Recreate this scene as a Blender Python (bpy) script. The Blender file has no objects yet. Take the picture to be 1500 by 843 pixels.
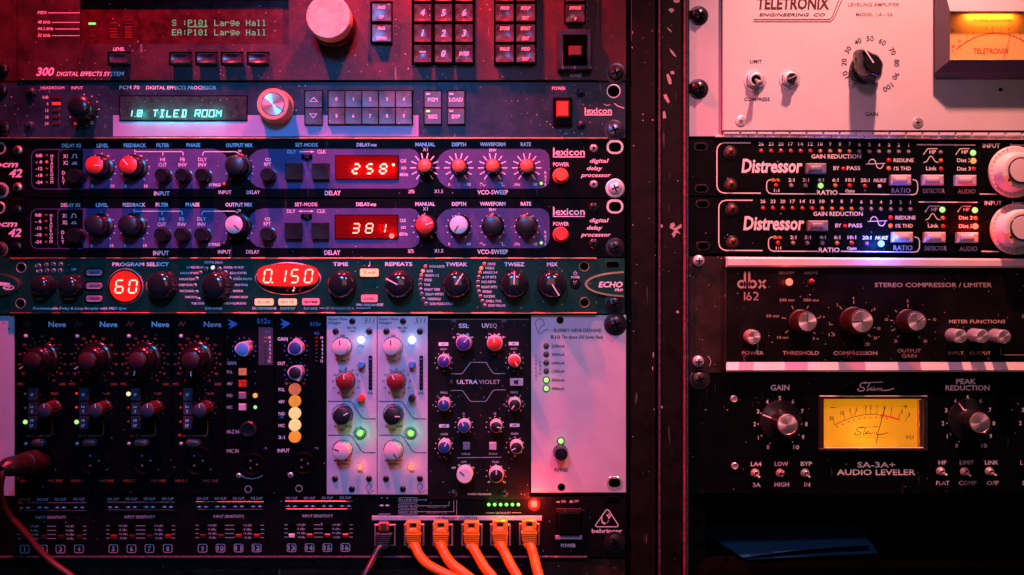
import bpy, math, random
from mathutils import Vector
random.seed(7)
S = 0.00052            # metres for one unit of the rack measured on the faceplates
DP = 1461.0            # distance from camera to the faceplates in those units

# ---------------------------------------------------------------- camera
sc = bpy.context.scene
cd = bpy.data.cameras.new('camera'); cam = bpy.data.objects.new('camera', cd)
sc.collection.objects.link(cam); sc.camera = cam
cam.location = (0, -DP*S, 0); cam.rotation_euler = (math.radians(90), 0, 0)
cd.sensor_width = 36; cd.lens = 36*DP/1500.0; cd.clip_start = 0.01; cd.clip_end = 50

# ---------------------------------------------------------------- world and lamps
wd = bpy.data.worlds.new('World'); sc.world = wd; wd.use_nodes = True
bg = wd.node_tree.nodes['Background']; bg.inputs[0].default_value = (0.10, 0.45, 0.60, 1); bg.inputs[1].default_value = 0.02
sc.view_settings.view_transform = 'Standard'; sc.view_settings.look = 'None'
sc.view_settings.exposure = -0.15; sc.view_settings.gamma = 1; sc.view_settings.use_curve_mapping = False

def loc(px, py, out): return Vector(((px-750)*S, -out*S, (421.5-py)*S))
def aim(o, t): o.rotation_euler = (t-o.location).to_track_quat('-Z', 'Y').to_euler()
def area(name, p, t, size, energy, col, sy=None, spread=180):
    l = bpy.data.lights.new(name, 'AREA'); l.energy = energy; l.color = col; l.size = size
    if sy: l.shape = 'RECTANGLE'; l.size_y = sy
    l.spread = math.radians(spread)
    o = bpy.data.objects.new(name, l); sc.collection.objects.link(o)
    o.location = loc(*p); aim(o, loc(*t)); return o
def spot(name, p, t, energy, col, ang, blend, rad):
    l = bpy.data.lights.new(name, 'SPOT'); l.energy = energy; l.color = col; l.spot_size = math.radians(ang)
    l.spot_blend = blend; l.shadow_soft_size = rad
    o = bpy.data.objects.new(name, l); sc.collection.objects.link(o)
    o.location = loc(*p); aim(o, loc(*t)); return o
spot('stage_lamp_left',   (255, -620, 300), (330, 420, 0), 44.0, (1.0, 0.035, 0.10), 95, 0.9, 0.012)
spot('stage_lamp_middle', (640, -260, 150), (640, 330, 0), 17.0, (1.0, 0.03, 0.04), 110, 0.9, 0.010)
spot('stage_lamp_right',  (1285, -640, 330), (1270, 330, 0), 31.0, (1.0, 0.31, 0.26), 56, 0.9, 0.012)
spot('blue_fill_lamp', (500, -250, 1050), (450, 410, 0), 18.0, (0.02, 0.32, 1.0), 54, 1.0, 0.05)
spot('pink_fill_lamp', (1150, -500, 1200), (960, 600, 0), 11.5, (1.0, 0.36, 0.58), 50, 1.0, 0.07)
area('soft_front_fill', (760, 150, 1450), (740, 400, 0), 0.30, 0.50, (1.0, 0.56, 0.60))  # unseen front fill, added so the pale prints read brighter

# ---------------------------------------------------------------- materials
M = {}
def lin(h):
    r = [int(h[i:i+2], 16)/255 for i in (0, 2, 4)]
    return tuple(c/12.92 if c <= .04045 else ((c+.055)/1.055)**2.4 for c in r)
def mat(name, col, rough=.5, metal=0, em=None, es=0, mott=0, dust=0, grain=0, aniso=0, spec=.5, coat=0, msc=60, scr=0, trans=0):
    m = bpy.data.materials.new(name); m.use_nodes = True; nt = m.node_tree; N = nt.nodes; L = nt.links
    b = N['Principled BSDF']; M[name] = m
    b.inputs['Base Color'].default_value = (*col, 1); b.inputs['Roughness'].default_value = rough
    b.inputs['Metallic'].default_value = metal; b.inputs['Specular IOR Level'].default_value = spec
    b.inputs['Coat Weight'].default_value = coat; b.inputs['Coat Roughness'].default_value = .12
    if trans: b.inputs['Transmission Weight'].default_value = trans
    if em: b.inputs['Emission Color'].default_value = (*em, 1); b.inputs['Emission Strength'].default_value = es
    if mott or dust or grain or scr:
        g = N.new('ShaderNodeNewGeometry'); src = None
        cur = None
        def mix(fac, ca, cb, typ='MIX'):
            x = N.new('ShaderNodeMix'); x.data_type = 'RGBA'; x.blend_type = typ
            if isinstance(fac, float): x.inputs[0].default_value = fac
            else: L.new(fac, x.inputs[0])
            for i, c in ((6, ca), (7, cb)):
                if isinstance(c, tuple): x.inputs[i].default_value = (*c, 1)
                else: L.new(c, x.inputs[i])
            return x.outputs[2]
        def ramp(sock, a, c):
            r = N.new('ShaderNodeMapRange'); L.new(sock, r.inputs[0]); r.inputs[1].default_value = a; r.inputs[2].default_value = c
            r.clamp = True; return r.outputs[0]
        cur = tuple(col)
        if mott:
            n = N.new('ShaderNodeTexNoise'); L.new(g.outputs['Position'], n.inputs['Vector']); n.inputs['Scale'].default_value = msc; n.inputs['Detail'].default_value = 8
            n.inputs['Roughness'].default_value = .7
            f = ramp(n.outputs[0], .35, .68)
            cur = mix(f, tuple(c*(1-mott) for c in col), tuple(min(.95, c*(1+mott)) for c in col))
            rr = N.new('ShaderNodeMapRange'); L.new(n.outputs[0], rr.inputs[0]); rr.inputs[3].default_value = max(.02, rough-.12); rr.inputs[4].default_value = min(1, rough+.15)
            L.new(rr.outputs[0], b.inputs['Roughness'])
        if scr:
            mp = N.new('ShaderNodeMapping'); L.new(g.outputs['Position'], mp.inputs[0]); mp.inputs['Scale'].default_value = (1, 1, .12); mp.inputs['Rotation'].default_value = (0, .5, 0)
            n = N.new('ShaderNodeTexNoise'); L.new(mp.outputs[0], n.inputs['Vector']); n.inputs['Scale'].default_value = 260; n.inputs['Detail'].default_value = 2
            f = ramp(n.outputs[0], .70, .76)
            fm = N.new('ShaderNodeMath'); fm.operation = 'MULTIPLY'; L.new(f, fm.inputs[0]); fm.inputs[1].default_value = scr
            cur = mix(fm.outputs[0], cur, (.45, .42, .42))
        if dust:
            v = N.new('ShaderNodeTexVoronoi'); v.inputs['Scale'].default_value = 420; v.inputs['Randomness'].default_value = 1
            L.new(g.outputs['Position'], v.inputs['Vector'])
            a = ramp(v.outputs['Distance'], .24, .10)
            sp = N.new('ShaderNodeSeparateColor'); L.new(v.outputs['Color'], sp.inputs[0])
            c2 = ramp(sp.outputs[0], 1-dust, 1-dust*.6)
            n2 = N.new('ShaderNodeTexNoise'); L.new(g.outputs['Position'], n2.inputs['Vector']); n2.inputs['Scale'].default_value = 22; n2.inputs['Detail'].default_value = 3
            c3 = ramp(n2.outputs[0], .42, .62)
            m1 = N.new('ShaderNodeMath'); m1.operation = 'MULTIPLY'; L.new(a, m1.inputs[0]); L.new(c2, m1.inputs[1])
            m2 = N.new('ShaderNodeMath'); m2.operation = 'MULTIPLY'; L.new(m1.outputs[0], m2.inputs[0]); L.new(c3, m2.inputs[1])
            cur = mix(m2.outputs[0], cur, (.55, .5, .48))
        if not isinstance(cur, tuple): L.new(cur, b.inputs['Base Color'])
        if grain:
            n = N.new('ShaderNodeTexNoise'); L.new(g.outputs['Position'], n.inputs['Vector']); n.inputs['Scale'].default_value = 1500; n.inputs['Detail'].default_value = 2
            bp = N.new('ShaderNodeBump'); bp.inputs['Strength'].default_value = grain; bp.inputs['Distance'].default_value = .0003
            L.new(n.outputs[0], bp.inputs['Height']); L.new(bp.outputs[0], b.inputs['Normal'])
    if aniso:
        b.inputs['Anisotropic'].default_value = aniso
        t = N.new('ShaderNodeTangent'); t.direction_type = 'RADIAL'; t.axis = 'Y'; L.new(t.outputs[0], b.inputs['Tangent'])
    return m

mat('charcoal_crinkle', (.042, .010, .015), .42, dust=.20, mott=.6, grain=.7, scr=.2, msc=30, spec=.22)
mat('slate_paint', (.012, .030, .048), .42, dust=.22, mott=.7, grain=.35, scr=.3, msc=28, spec=.18)
mat('black_enamel', (.0015, .0028, .0032), .5, dust=.035, mott=.3, grain=.15, scr=.08, spec=.05)
mat('soft_black', (.0012, .0022, .0026), .55, dust=.03, mott=.3, grain=.15, spec=.04)
mat('grey_field', (.062, .050, .165), .5, mott=.2, dust=.08, grain=.15, spec=.2)
mat('label_tape', (.26, .24, .42), .55, mott=.08, dust=.08)
mat('green_anodised', (.003, .042, .026), .42, mott=.2, dust=.10, grain=.2, spec=.15)
mat('green_ear', (.003, .050, .030), .42, mott=.25, dust=.12, spec=.15)
mat('lilac_aluminium', (.47, .44, .52), .42, mott=.06, dust=.03, grain=.12)
mat('graphite_panel', (.006, .005, .0055), .5, mott=.3, dust=.10, grain=.2, spec=.12)
mat('black_plastic', (.008, .008, .010), .24, coat=.15, mott=.2)
mat('gloss_black', (.012, .012, .014), .12, coat=.5)
mat('satin_key', (.030, .020, .032), .28, mott=.4, msc=200, dust=.06)
mat('dusty_key', (.055, .05, .065), .38, mott=.6, msc=90, dust=.2)
mat('rubber', (.012, .011, .012), .5, grain=.2)
mat('print_white', (.80, .76, .78), .5)
mat('print_grey', (.42, .40, .44), .5)
mat('print_dim', (.16, .14, .15), .5)
mat('print_black', (.015, .013, .016), .5)
mat('print_red', (.45, .02, .02), .5)
mat('print_rust', (.30, .055, .03), .5)
mat('print_blue', (.03, .17, .45), .5)
mat('print_orange', (.75, .25, .03), .5)
mat('print_maroon', (.06, .007, .010), .5)
mat('cap_red', (.75, .035, .02), .4)
mat('cap_orange', (.80, .11, .03), .4)
mat('cap_cream', (.80, .68, .66), .42)
mat('cap_pink', (.78, .50, .50), .4)
mat('cap_darkred', (.22, .012, .014), .3)
mat('cap_blue', (.025, .05, .20), .35)
mat('cap_lightblue', (.06, .28, .62), .35)
mat('cap_violet', (.08, .03, .22), .35)
mat('cap_black', (.012, .012, .014), .35)
mat('button_grey', (.20, .18, .24), .4, mott=.2, msc=120)
mat('button_pale', (.55, .44, .52), .35)
mat('steel', (.75, .68, .66), .34, .65, mott=.15)
mat('chrome', (.85, .78, .78), .25, .7)
mat('spun_metal', (.95, .86, .82), .34, .85, aniso=.9)
mat('brushed_strip', (.86, .74, .74), .40, .15, mott=.08, msc=25)
mat('orange_metal_and_glint', (.80, .42, .28), .35, 1, mott=.2, msc=90)  # metal colour; also paints the ledge highlight and the meter side's reflection
mat('black_screw', (.03, .03, .035), .28, .6)
mat('blue_screw', (.10, .13, .17), .25, .8)
mat('window_dark', (.045, .003, .006), .3, mott=.6, msc=120, dust=.08, spec=.2)
mat('window_red', (.10, .0015, .0015), .7, spec=.03)
mat('window_red_lit', (.35, .01, .006), .35, em=(1, .015, .006), es=.70)
mat('window_green', (.018, .030, .034), .7, dust=.3, mott=.5, msc=200, spec=.05)
mat('void_black', (.001, .0012, .0012), .95, spec=0)
mat('rail_paint', (.005, .0035, .0035), .55, mott=.7, dust=.04, grain=.5, scr=.15, spec=.12)
mat('rail_steel', (.06, .045, .085), .5, mott=.6, dust=.25, grain=.6, msc=400, spec=.3)
mat('rust_panel', (.020, .009, .007), .45, mott=.7, dust=.12, msc=45, scr=.3, spec=.3)
mat('bezel_black', (.02, .018, .024), .35)
mat('bezel_crackle', (.09, .07, .10), .5, grain=.9, dust=.3)
mat('cable_orange', (.92, .175, .010), .38)  # redder than the plugs: red light is put into the cord colour
mat('cable_black', (.014, .013, .014), .35)
mat('plug_grey', (.06, .05, .05), .4, mott=.4, msc=120)
mat('jack_steel', (.50, .32, .32), .4, .7, mott=.3)
mat('paper_blue', (.006, .075, .17), .7, spec=.1)
mat('paper_print', (.03, .06, .10), .5)
mat('cloth_black', (.002, .002, .002), 1, spec=0)
mat('wall_black', (.004, .004, .005), .9)
mat('meter_amber', (.80, .38, .03), .6, em=(1, .36, .004), es=.52)
mat('meter_cream', (.90, .42, .13), .6)
mat('meter_red', (.8, .03, .01), .6, em=(1, .05, .0), es=.55)
mat('rocker_red', (.40, .015, .008), .3, em=(1, .04, .008), es=.22)
mat('rocker_dark', (.10, .015, .02), .25)
mat('chip_white', (.36, .30, .31), .6)
def emat(name, c, s, base=(.5, .5, .5)): return mat(name, base, .3, em=c, es=s)
emat('glow_digit', (1, .46, .34), 2.4, (.1, .03, .02)); emat('glow_digit_soft', (1, .24, .12), 2.0, (.8, .3, .2))
emat('glow_cyan', (.30, 1, .92), 1.5, (.02, .05, .05)); emat('glow_lcd', (.30, .80, .45), .62, (.02, .03, .02))
emat('glow_green', (.30, 1, .22), 1.3, (.03, .08, .03)); emat('glow_lime', (.50, 1, .25), 1.15, (.05, .08, .04))
emat('glow_white', (.70, .86, 1), 1.4, (.2, .2, .2)); emat('glow_blue', (.32, .60, 1), 1.6, (.03, .04, .08))
emat('glow_red', (1, .14, .07), 1.5, (.8, .2, .1)); emat('glow_red_mid', (1, .03, .015), 1.0, (.6, .05, .03)); emat('glow_red_dim', (1, .02, .01), .10, (.10, .005, .005))
emat('glow_red_hot', (1, .19, .13), 1.6, (.05, .01, .01))
emat('glow_orange', (1, .34, .06), 1.4, (.08, .03, .01)); emat('glow_yellow', (1, .80, .36), 1.1, (.8, .7, .4))
emat('glow_amber', (1, .30, .02), .75, (.3, .12, .03)); emat('glow_cream', (1, .62, .25), .95, (.3, .22, .1))
emat('glow_salmon', (1, .18, .08), .55, (.3, .1, .05)); emat('glow_button', (1, .40, .15), 1.0, (.8, .5, .3)); emat('glow_button_pink', (1, .10, .11), .45, (.7, .3, .3))
emat('glow_red_halo', (1, .015, .008), .75, (.5, .01, .01))
mat('led_off', (.05, .045, .04), .2); mat('led_off_red', (.32, .012, .012), .2); mat('led_off_orange', (.55, .17, .03), .2)
mat('led_off_pale', (.28, .24, .20), .2); mat('led_off_white', (.6, .58, .6), .25)

mat('pale_enamel', (.64, .60, .62), .38, mott=.03, dust=.01, grain=.1); mat('print_greybrown', (.25, .14, .13), .5); mat('rust_screw', (.22, .08, .05), .35, .7, mott=.3)
mat('led_off_red2', (.70, .015, .02), .2, coat=.5); mat('led_off_orange2', (.80, .22, .03), .2); mat('print_violet', (.25, .03, .35), .4); mat('cap_orangey', (.80, .36, .26), .4)
mat('cap_greenring', (.02, .20, .05), .3); mat('cap_maroon', (.035, .006, .010), .35); mat('button_dark', (.05, .045, .07), .4)
mat('print_tan', (.40, .27, .24), .5); mat('print_tan2', (.55, .36, .30), .5); mat('knurl_dark', (.035, .012, .014), .42, .2, mott=.2)
mat('plug_metal', (.020, .006, .006), .45, .2, mott=.6, msc=150); mat('cable_orange_dull', (.55, .07, .01), .4); mat('cable_orange_shaded', (.055, .006, .003), .45); mat('wine_knob', (.010, .004, .005), .20, coat=.4); mat('rail_red_lit', (.20, .045, .06), .4, mott=.4, msc=200, spec=.4); mat('dial_tan', (.58, .50, .30), .55, spec=.25, mott=.3, msc=90); mat('plug_orange_lit', (.95, .27, .02), .4); mat('latch_metal', (.12, .08, .08), .4, .5, mott=.3); mat('led_off_dark', (.06, .008, .010), .3); mat('cap_tan', (.62, .30, .17), .42, .15, spec=.3); mat('key_dark', (.035, .033, .05), .4); mat('trim_red', (.07, .008, .008), .32); mat('input_panel', (.0035, .004, .0045), .5, dust=.04, mott=.3, grain=.2, spec=.06); mat('cap_wine', (.055, .008, .013), .35); mat('steel_dark', (.12, .09, .09), .3, .8)
mat('glass_black', (.004, .003, .004), .40, mott=.7, msc=30, dust=.09, scr=.15, spec=.14); mat('smoke_black', (.012, .012, .014), .22, coat=.3)

# ---------------------------------------------------------------- mesh tools
def vv(x, y, out): return (x*S, -out*S, y*S)
def newmesh(name, vs, fs, m, smooth=None):
    me = bpy.data.meshes.new(name); me.from_pydata(vs, [], fs); me.materials.append(M[m])
    if smooth:
        me.polygons.foreach_set('use_smooth', [True]*len(me.polygons))
        try: me.set_sharp_from_angle(angle=math.radians(smooth))
        except Exception: pass
    me.update(); return me
def put(name, me, parent, at=(0, 0, 0)):
    o = bpy.data.objects.new(name, me); sc.collection.objects.link(o)
    o.parent = parent; o.location = at; return o
def lathe(prof, seg=40, flute=None):
    vs, fs = [], []
    for (r, z) in prof:
        if r < 1e-6: vs.append(vv(0, 0, z)); continue
        for i in range(seg):
            a = 2*math.pi*i/seg; rr = r
            if flute and flute[2] <= z <= flute[3]: rr = r*(1-flute[1]*(0.5-0.5*math.cos(flute[0]*a))**.6)
            vs.append(vv(rr*math.sin(a), rr*math.cos(a), z))
    idx = []; k = 0
    for (r, z) in prof:
        if r < 1e-6: idx.append([k]); k += 1
        else: idx.append(list(range(k, k+seg))); k += seg
    for a, b in zip(idx, idx[1:]):
        for i in range(seg):
            j = (i+1) % seg
            if len(a) == 1 and len(b) == 1: continue
            if len(a) == 1: fs.append((a[0], b[i], b[j]))
            elif len(b) == 1: fs.append((a[i], b[0], a[j]))
            else: fs.append((a[i], b[i], b[j], a[j]))
    return vs, fs
def rrect(x0, y0, x1, y1, r, n=5):
    r = min(r, abs(x1-x0)/2-.01, abs(y1-y0)/2-.01)
    if r <= 0.05: return [(x0, y0), (x1, y0), (x1, y1), (x0, y1)]
    p = []
    for cx, cy, a0 in ((x1-r, y0+r, -90), (x1-r, y1-r, 0), (x0+r, y1-r, 90), (x0+r, y0+r, 180)):
        for i in range(n+1):
            a = math.radians(a0+90*i/n); p.append((cx+r*math.cos(a), cy+r*math.sin(a)))
    return p
def inset(poly, d):
    n = len(poly); out = []
    ar = sum(poly[i][0]*poly[(i+1) % n][1]-poly[(i+1) % n][0]*poly[i][1] for i in range(n)); s = 1 if ar > 0 else -1
    for i in range(n):
        a, b, c = Vector(poly[i-1]), Vector(poly[i]), Vector(poly[(i+1) % n])
        e1 = (b-a); e2 = (c-b)
        if e1.length < 1e-6 or e2.length < 1e-6: out.append(tuple(b)); continue
        n1 = Vector((-e1.y, e1.x)).normalized()*s; n2 = Vector((-e2.y, e2.x)).normalized()*s
        m = (n1+n2); m = m/max(m.length_squared*.5, .4)
        out.append((b.x+m.x*d, b.y+m.y*d))
    return out
def loftmesh(rings, cap=True, back=False):
    vs, fs = [], []; n = len(rings[0][0])
    for poly, z in rings: vs += [vv(x, y, z) for x, y in poly]
    for k in range(len(rings)-1):
        for i in range(n):
            j = (i+1) % n; fs.append((k*n+i, k*n+j, (k+1)*n+j, (k+1)*n+i))
    if cap: fs.append(tuple(range((len(rings)-1)*n, len(rings)*n)))
    if back: fs.append(tuple(range(n))[::-1])
    return vs, fs
def ribbon(pts, w, closed=False):
    n = len(pts); vs = []; fs = []
    P = [Vector(p) for p in pts]
    for i in range(n):
        a = P[i-1] if (i > 0 or closed) else None; c = P[(i+1) % n] if (i < n-1 or closed) else None
        d1 = (P[i]-a).normalized() if a is not None and (P[i]-a).length > 1e-9 else None
        d2 = (c-P[i]).normalized() if c is not None and (c-P[i]).length > 1e-9 else None
        if d1 is None: d1 = d2
        if d2 is None: d2 = d1
        if d1 is None: d1 = d2 = Vector((1, 0))
        n1 = Vector((-d1.y, d1.x)); n2 = Vector((-d2.y, d2.x)); m = n1+n2
        m = n1 if m.length < .3 else m/max(m.length_squared*.5, .5)
        vs += [tuple(P[i]+m*w/2), tuple(P[i]-m*w/2)]
    for i in range(n-1 if not closed else n):
        j = (i+1) % n; fs.append((2*i, 2*i+1, 2*j+1, 2*j))
    return vs, fs
_tc = {}; _cap = {}
def textgeo(s, off):
    k = (s, off)
    if k in _tc: return _tc[k]
    c = bpy.data.curves.new('t', 'FONT'); c.body = s; c.size = 1; c.resolution_u = 2; c.offset = off; c.fill_mode = 'FRONT'
    o = bpy.data.objects.new('t', c); sc.collection.objects.link(o)
    dg = bpy.context.evaluated_depsgraph_get(); me = bpy.data.meshes.new_from_object(o.evaluated_get(dg))
    vs = [(v.co.x, v.co.y) for v in me.vertices]; fs = [tuple(p.vertices) for p in me.polygons]
    bpy.data.meshes.remove(me); bpy.data.objects.remove(o); bpy.data.curves.remove(c)
    _tc[k] = (vs, fs); return vs, fs
CAPH = None
def textmesh(s, x, y, h, w=None, al='C', b=0, i=0, rot=0):
    """flat lettering: (x, y) = middle of the capitals, h = capital height, y up"""
    global CAPH
    if CAPH is None: CAPH = max(v[1] for v in textgeo('H', 0.0)[0])
    vs, fs = textgeo(s, (0.004, 0.016, 0.030)[b])
    if not vs: return [], []
    sc_ = h/CAPH; P = [(vx*sc_+i*(vy*sc_), vy*sc_) for vx, vy in vs]
    a = min(p[0] for p in P); e = max(p[0] for p in P)
    nat = (e-a)
    if w is None or (s in ('1', 'I', 'L') and w > nat): w = nat*.92
    f = w/max(nat, 1e-6)
    x0 = {'C': -w/2, 'L': 0, 'R': -w}[al]
    P = [((p[0]-a)*f+x0, p[1]-h/2) for p in P]
    if rot:
        c, s_ = math.cos(rot), math.sin(rot); P = [(p[0]*c+p[1]*s_, -p[0]*s_+p[1]*c) for p in P]
    return [(p[0]+x, p[1]+y) for p in P], fs

SEG = {'0': 'abcdef', '1': 'bc', '2': 'abged', '3': 'abgcd', '4': 'fgbc', '5': 'afgcd', '6': 'afgedc', '7': 'abc', '8': 'abcdefg', '9': 'abcdfg'}
def seg7(ch, cx, cy, w, h, sh, t):
    a, b = w/2, h/2; g = t*.12
    L = {'a': ((-a, b), (a, b)), 'b': ((a, b), (a, 0)), 'c': ((a, 0), (a, -b)), 'd': ((-a, -b), (a, -b)), 'e': ((-a, 0), (-a, -b)), 'f': ((-a, b), (-a, 0)), 'g': ((-a, 0), (a, 0))}
    vs, fs = [], []
    for s in SEG[ch]:
        p, q = Vector(L[s][0]), Vector(L[s][1]); d = (q-p).normalized(); n = Vector((-d.y, d.x))
        p = p+d*(t*.5*.3+g); q = q-d*(t*.5*.3+g)
        k = [p, p+d*t*.5+n*t/2, q-d*t*.5+n*t/2, q, q-d*t*.5-n*t/2, p+d*t*.5-n*t/2]
        o = len(vs); vs += [(v.x+sh*v.y+cx, v.y+cy) for v in k]; fs.append(tuple(range(o, o+6)))
    return vs, fs

FONT57 = {'S': ['.###.', '#...#', '#....', '.###.', '....#', '#...#', '.###.'], ':': ['.....', '..#..', '..#..', '.....', '..#..', '..#..', '.....'],
 'P': ['####.', '#...#', '#...#', '####.', '#....', '#....', '#....'], '1': ['..#..', '.##..', '..#..', '..#..', '..#..', '..#..', '.###.'],
 '0': ['.###.', '#...#', '#..##', '#.#.#', '##..#', '#...#', '.###.'], 'L': ['#....', '#....', '#....', '#....', '#....', '#....', '#####'],
 'a': ['.....', '.....', '.###.', '....#', '.####', '#...#', '.####'], 'r': ['.....', '.....', '#.##.', '##..#', '#....', '#....', '#....'],
 'g': ['.....', '.####', '#...#', '#...#', '.####', '....#', '.###.'], 'e': ['.....', '.....', '.###.', '#...#', '#####', '#....', '.###.'],
 'H': ['#...#', '#...#', '#...#', '#####', '#...#', '#...#', '#...#'], 'l': ['.##..', '..#..', '..#..', '..#..', '..#..', '..#..', '.###.'],
 'E': ['#####', '#....', '#....', '####.', '#....', '#....', '#####'], 'A': ['.###.', '#...#', '#...#', '#####', '#...#', '#...#', '#...#'], ' ': ['.....']*7}
STROKE = {'1': [[(.6, 1), (.6, 0)]], '0': [[(0, 0), (0, 1), (1, 1), (1, 0), (0, 0)], [(0, 0), (1, 1)]], 'T': [[(0, 1), (1, 1)], [(.5, 1), (.5, 0)]],
 'I': [[(.1, 1), (.9, 1)], [(.5, 1), (.5, 0)], [(.1, 0), (.9, 0)]], 'L': [[(0, 1), (0, 0), (1, 0)]], 'E': [[(1, 1), (0, 1), (0, 0), (1, 0)], [(0, .5), (.75, .5)]],
 'D': [[(.1, 1), (1, 1), (1, 0), (.1, 0)], [(.35, 1), (.35, 0)]], 'R': [[(0, 0), (0, 1), (1, 1), (1, .5), (0, .5)], [(.5, .5), (1, 0)]],
 'O': [[(0, 0), (0, 1), (1, 1), (1, 0), (0, 0)]], 'M': [[(0, 0), (0, 1), (.5, .5), (1, 1), (1, 0)]], '.': [[(.3, 0), (.55, 0)]]}

# ---------------------------------------------------------------- a rack device: one Empty and its parts
ALL = []
class Unit:
    def __init__(s, name, label, cat, group, cx, cy, out=0):
        s.root = bpy.data.objects.new(name, None); sc.collection.objects.link(s.root)
        s.root.empty_display_size = .01
        s.root['label'] = label; s.root['category'] = cat
        if group: s.root['group'] = group
        s.out = out; s.root.location = s.w(cx, cy, out); s.o = s.root.location.copy()
        s.x0 = s.y0 = 0; s.k = 1.0; s.dx = s.dy = 0; s.buck = {}; s.cache = {}; s.layer = 0
        ALL.append(s)
    def T(s, x0, y0, k, dx=0, dy=0): s.x0, s.y0, s.k, s.dx, s.dy = x0, y0, k, dx, dy; return s
    def P(s, x, y): return (s.x0+(x+s.dx)/s.k, s.y0+(y+s.dy)/s.k)
    def w(s, px, py, out):                   # where a point seen at (px, py) lies when it stands `out` off the rack plane
        f = (DP-out)/DP; return Vector(((px-750)*S*f, -out*S, (421.5-py)*S*f))
    # --- prints
    def _add(s, key, vs, fs):
        b = s.buck.setdefault(key + (s.layer,), ([], [])); n = len(b[0]); b[0].extend(vs); b[1].extend(tuple(i+n for i in f) for f in fs)
    def _flat(s, name, m, vs2, fs, out):     # vs2 given in picture units, y down
        r = [s.w(x, y, out)-s.o for x, y in vs2]; s._add((name, m), [tuple(v) for v in r], fs)
    def t(s, txt, x, y, h, w=None, m='print_white', b=1, i=0, al='C', z=.3, rot=0, name='lettering'):
        px, py = s.P(x, y); vs, fs = textmesh(txt, 0, 0, h/s.k, w/s.k if w else None, al, b, i, rot)
        s._flat(name, m, [(px+a, py-c) for a, c in vs], fs, s.out+z)
    def tt(s, txt, x0, x1, y, h, **k): s.t(txt, (x0+x1)/2, y, h, x1-x0, **k)
    def tv(s, txt, x, y0, y1, h, **k):
        n = len(txt)
        for i, c in enumerate(txt): s.t(c, x, y0+(y1-y0)*i/max(1, n-1), h, **k)
    def ln(s, pts, w=3, m='print_white', z=.3, closed=False, name='lettering'):
        vs, fs = ribbon([s.P(*p) for p in pts], w/s.k, closed); s._flat(name, m, vs, fs, s.out+z)
    def fill(s, pts, m, z=.3, name='lettering'):
        s._flat(name, m, [s.P(*p) for p in pts], [tuple(range(len(pts)))], s.out+z)
    def disc(s, x, y, r, m, z=.3, n=14, name='lettering', ry=None):
        ry = ry or r
        s.fill([(x+r*math.cos(2*math.pi*i/n), y+ry*math.sin(2*math.pi*i/n)) for i in range(n)], m, z, name)
    def arc(s, x, y, r, a0, a1, w=3, m='print_white', z=.3, n=24, ry=None, name='lettering'):
        ry = ry or r
        s.ln([(x+r*math.sin(math.radians(a0+(a1-a0)*i/n)), y-ry*math.cos(math.radians(a0+(a1-a0)*i/n))) for i in range(n+1)], w, m, z, name=name)
    def ticks(s, x, y, r0, r1, a0, a1, n, w=3, m='print_white', z=.3):
        for i in range(n):
            a = math.radians(a0+(a1-a0)*i/(n-1)); s.ln([(x+r0*math.sin(a), y-r0*math.cos(a)), (x+r1*math.sin(a), y-r1*math.cos(a))], w, m, z)
    def dots(s, x, y, r, a0, a1, n, q=2.2, m='print_white', z=.3):
        for i in range(n):
            a = math.radians(a0+(a1-a0)*i/(n-1)); s.disc(x+r*math.sin(a), y-r*math.cos(a), q, m, z, 7)
    def flush(s):
        for (name, m, _), (vs, fs) in s.buck.items():
            if fs:
                o = put(name, newmesh(name, vs, fs, m), s.root)
                if name in ('lettering', 'display_characters', 'paint_chip'): o['kind'] = 'stuff'   # print and dots too small to lift apart
        s.buck = {}
    # --- solids
    def solid(s, name, poly, z0, z1, m, bev=0, parent=None, back=False, smooth=None):
        """poly in tile coords as seen at its front face; z relative to the unit's plane"""
        f = (DP-s.out-z1)/DP; q = [((a-750)*f, (421.5-b)*f) for a, b in (s.P(*p) for p in poly)]
        cx = sum(p[0] for p in q)/len(q); cy = sum(p[1] for p in q)/len(q); q = [(a-cx, b-cy) for a, b in q]
        rings = [(q, z0)]
        if bev: rings += [(q, z1-bev), (inset(q, bev), z1)]
        else: rings += [(q, z1)]
        vs, fs = loftmesh(rings, True, back)
        par = parent or s.root
        base = Vector((cx*S, -s.out*S, cy*S)) - s.o
        if parent: base = base - parent.location
        o = put(name, newmesh(name, vs, fs, m, smooth), par, base); return o
    def box(s, name, x0, y0, x1, y1, z0, z1, m, bev=.4, r=0, parent=None, smooth=None):
        return s.solid(name, rrect(x0, y0, x1, y1, r) if r else [(x0, y0), (x1, y0), (x1, y1), (x0, y1)], z0, z1, m, bev, parent, smooth=smooth)
    def plate(s, name, x0, y0, x1, y1, th, m, holes=(), z=0, bev=.5):
        """faceplate with real rectangular openings"""
        X = sorted({x0, x1, *[h[0] for h in holes], *[h[2] for h in holes]}); Y = sorted({y0, y1, *[h[1] for h in holes], *[h[3] for h in holes]})
        vs, fs = [], []
        def q(a, b, zz): p = s.P(a, b); return tuple(s.w2(p[0], p[1], z, zz)-s.o)
        def quad(*p): n = len(vs); vs.extend(p); fs.append((n, n+1, n+2, n+3))
        def inh(a, b): return any(h[0] < a < h[2] and h[1] < b < h[3] for h in holes)
        for i in range(len(X)-1):
            for j in range(len(Y)-1):
                if not inh((X[i]+X[i+1])/2, (Y[j]+Y[j+1])/2): quad(q(X[i], Y[j], z), q(X[i+1], Y[j], z), q(X[i+1], Y[j+1], z), q(X[i], Y[j+1], z))
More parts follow.
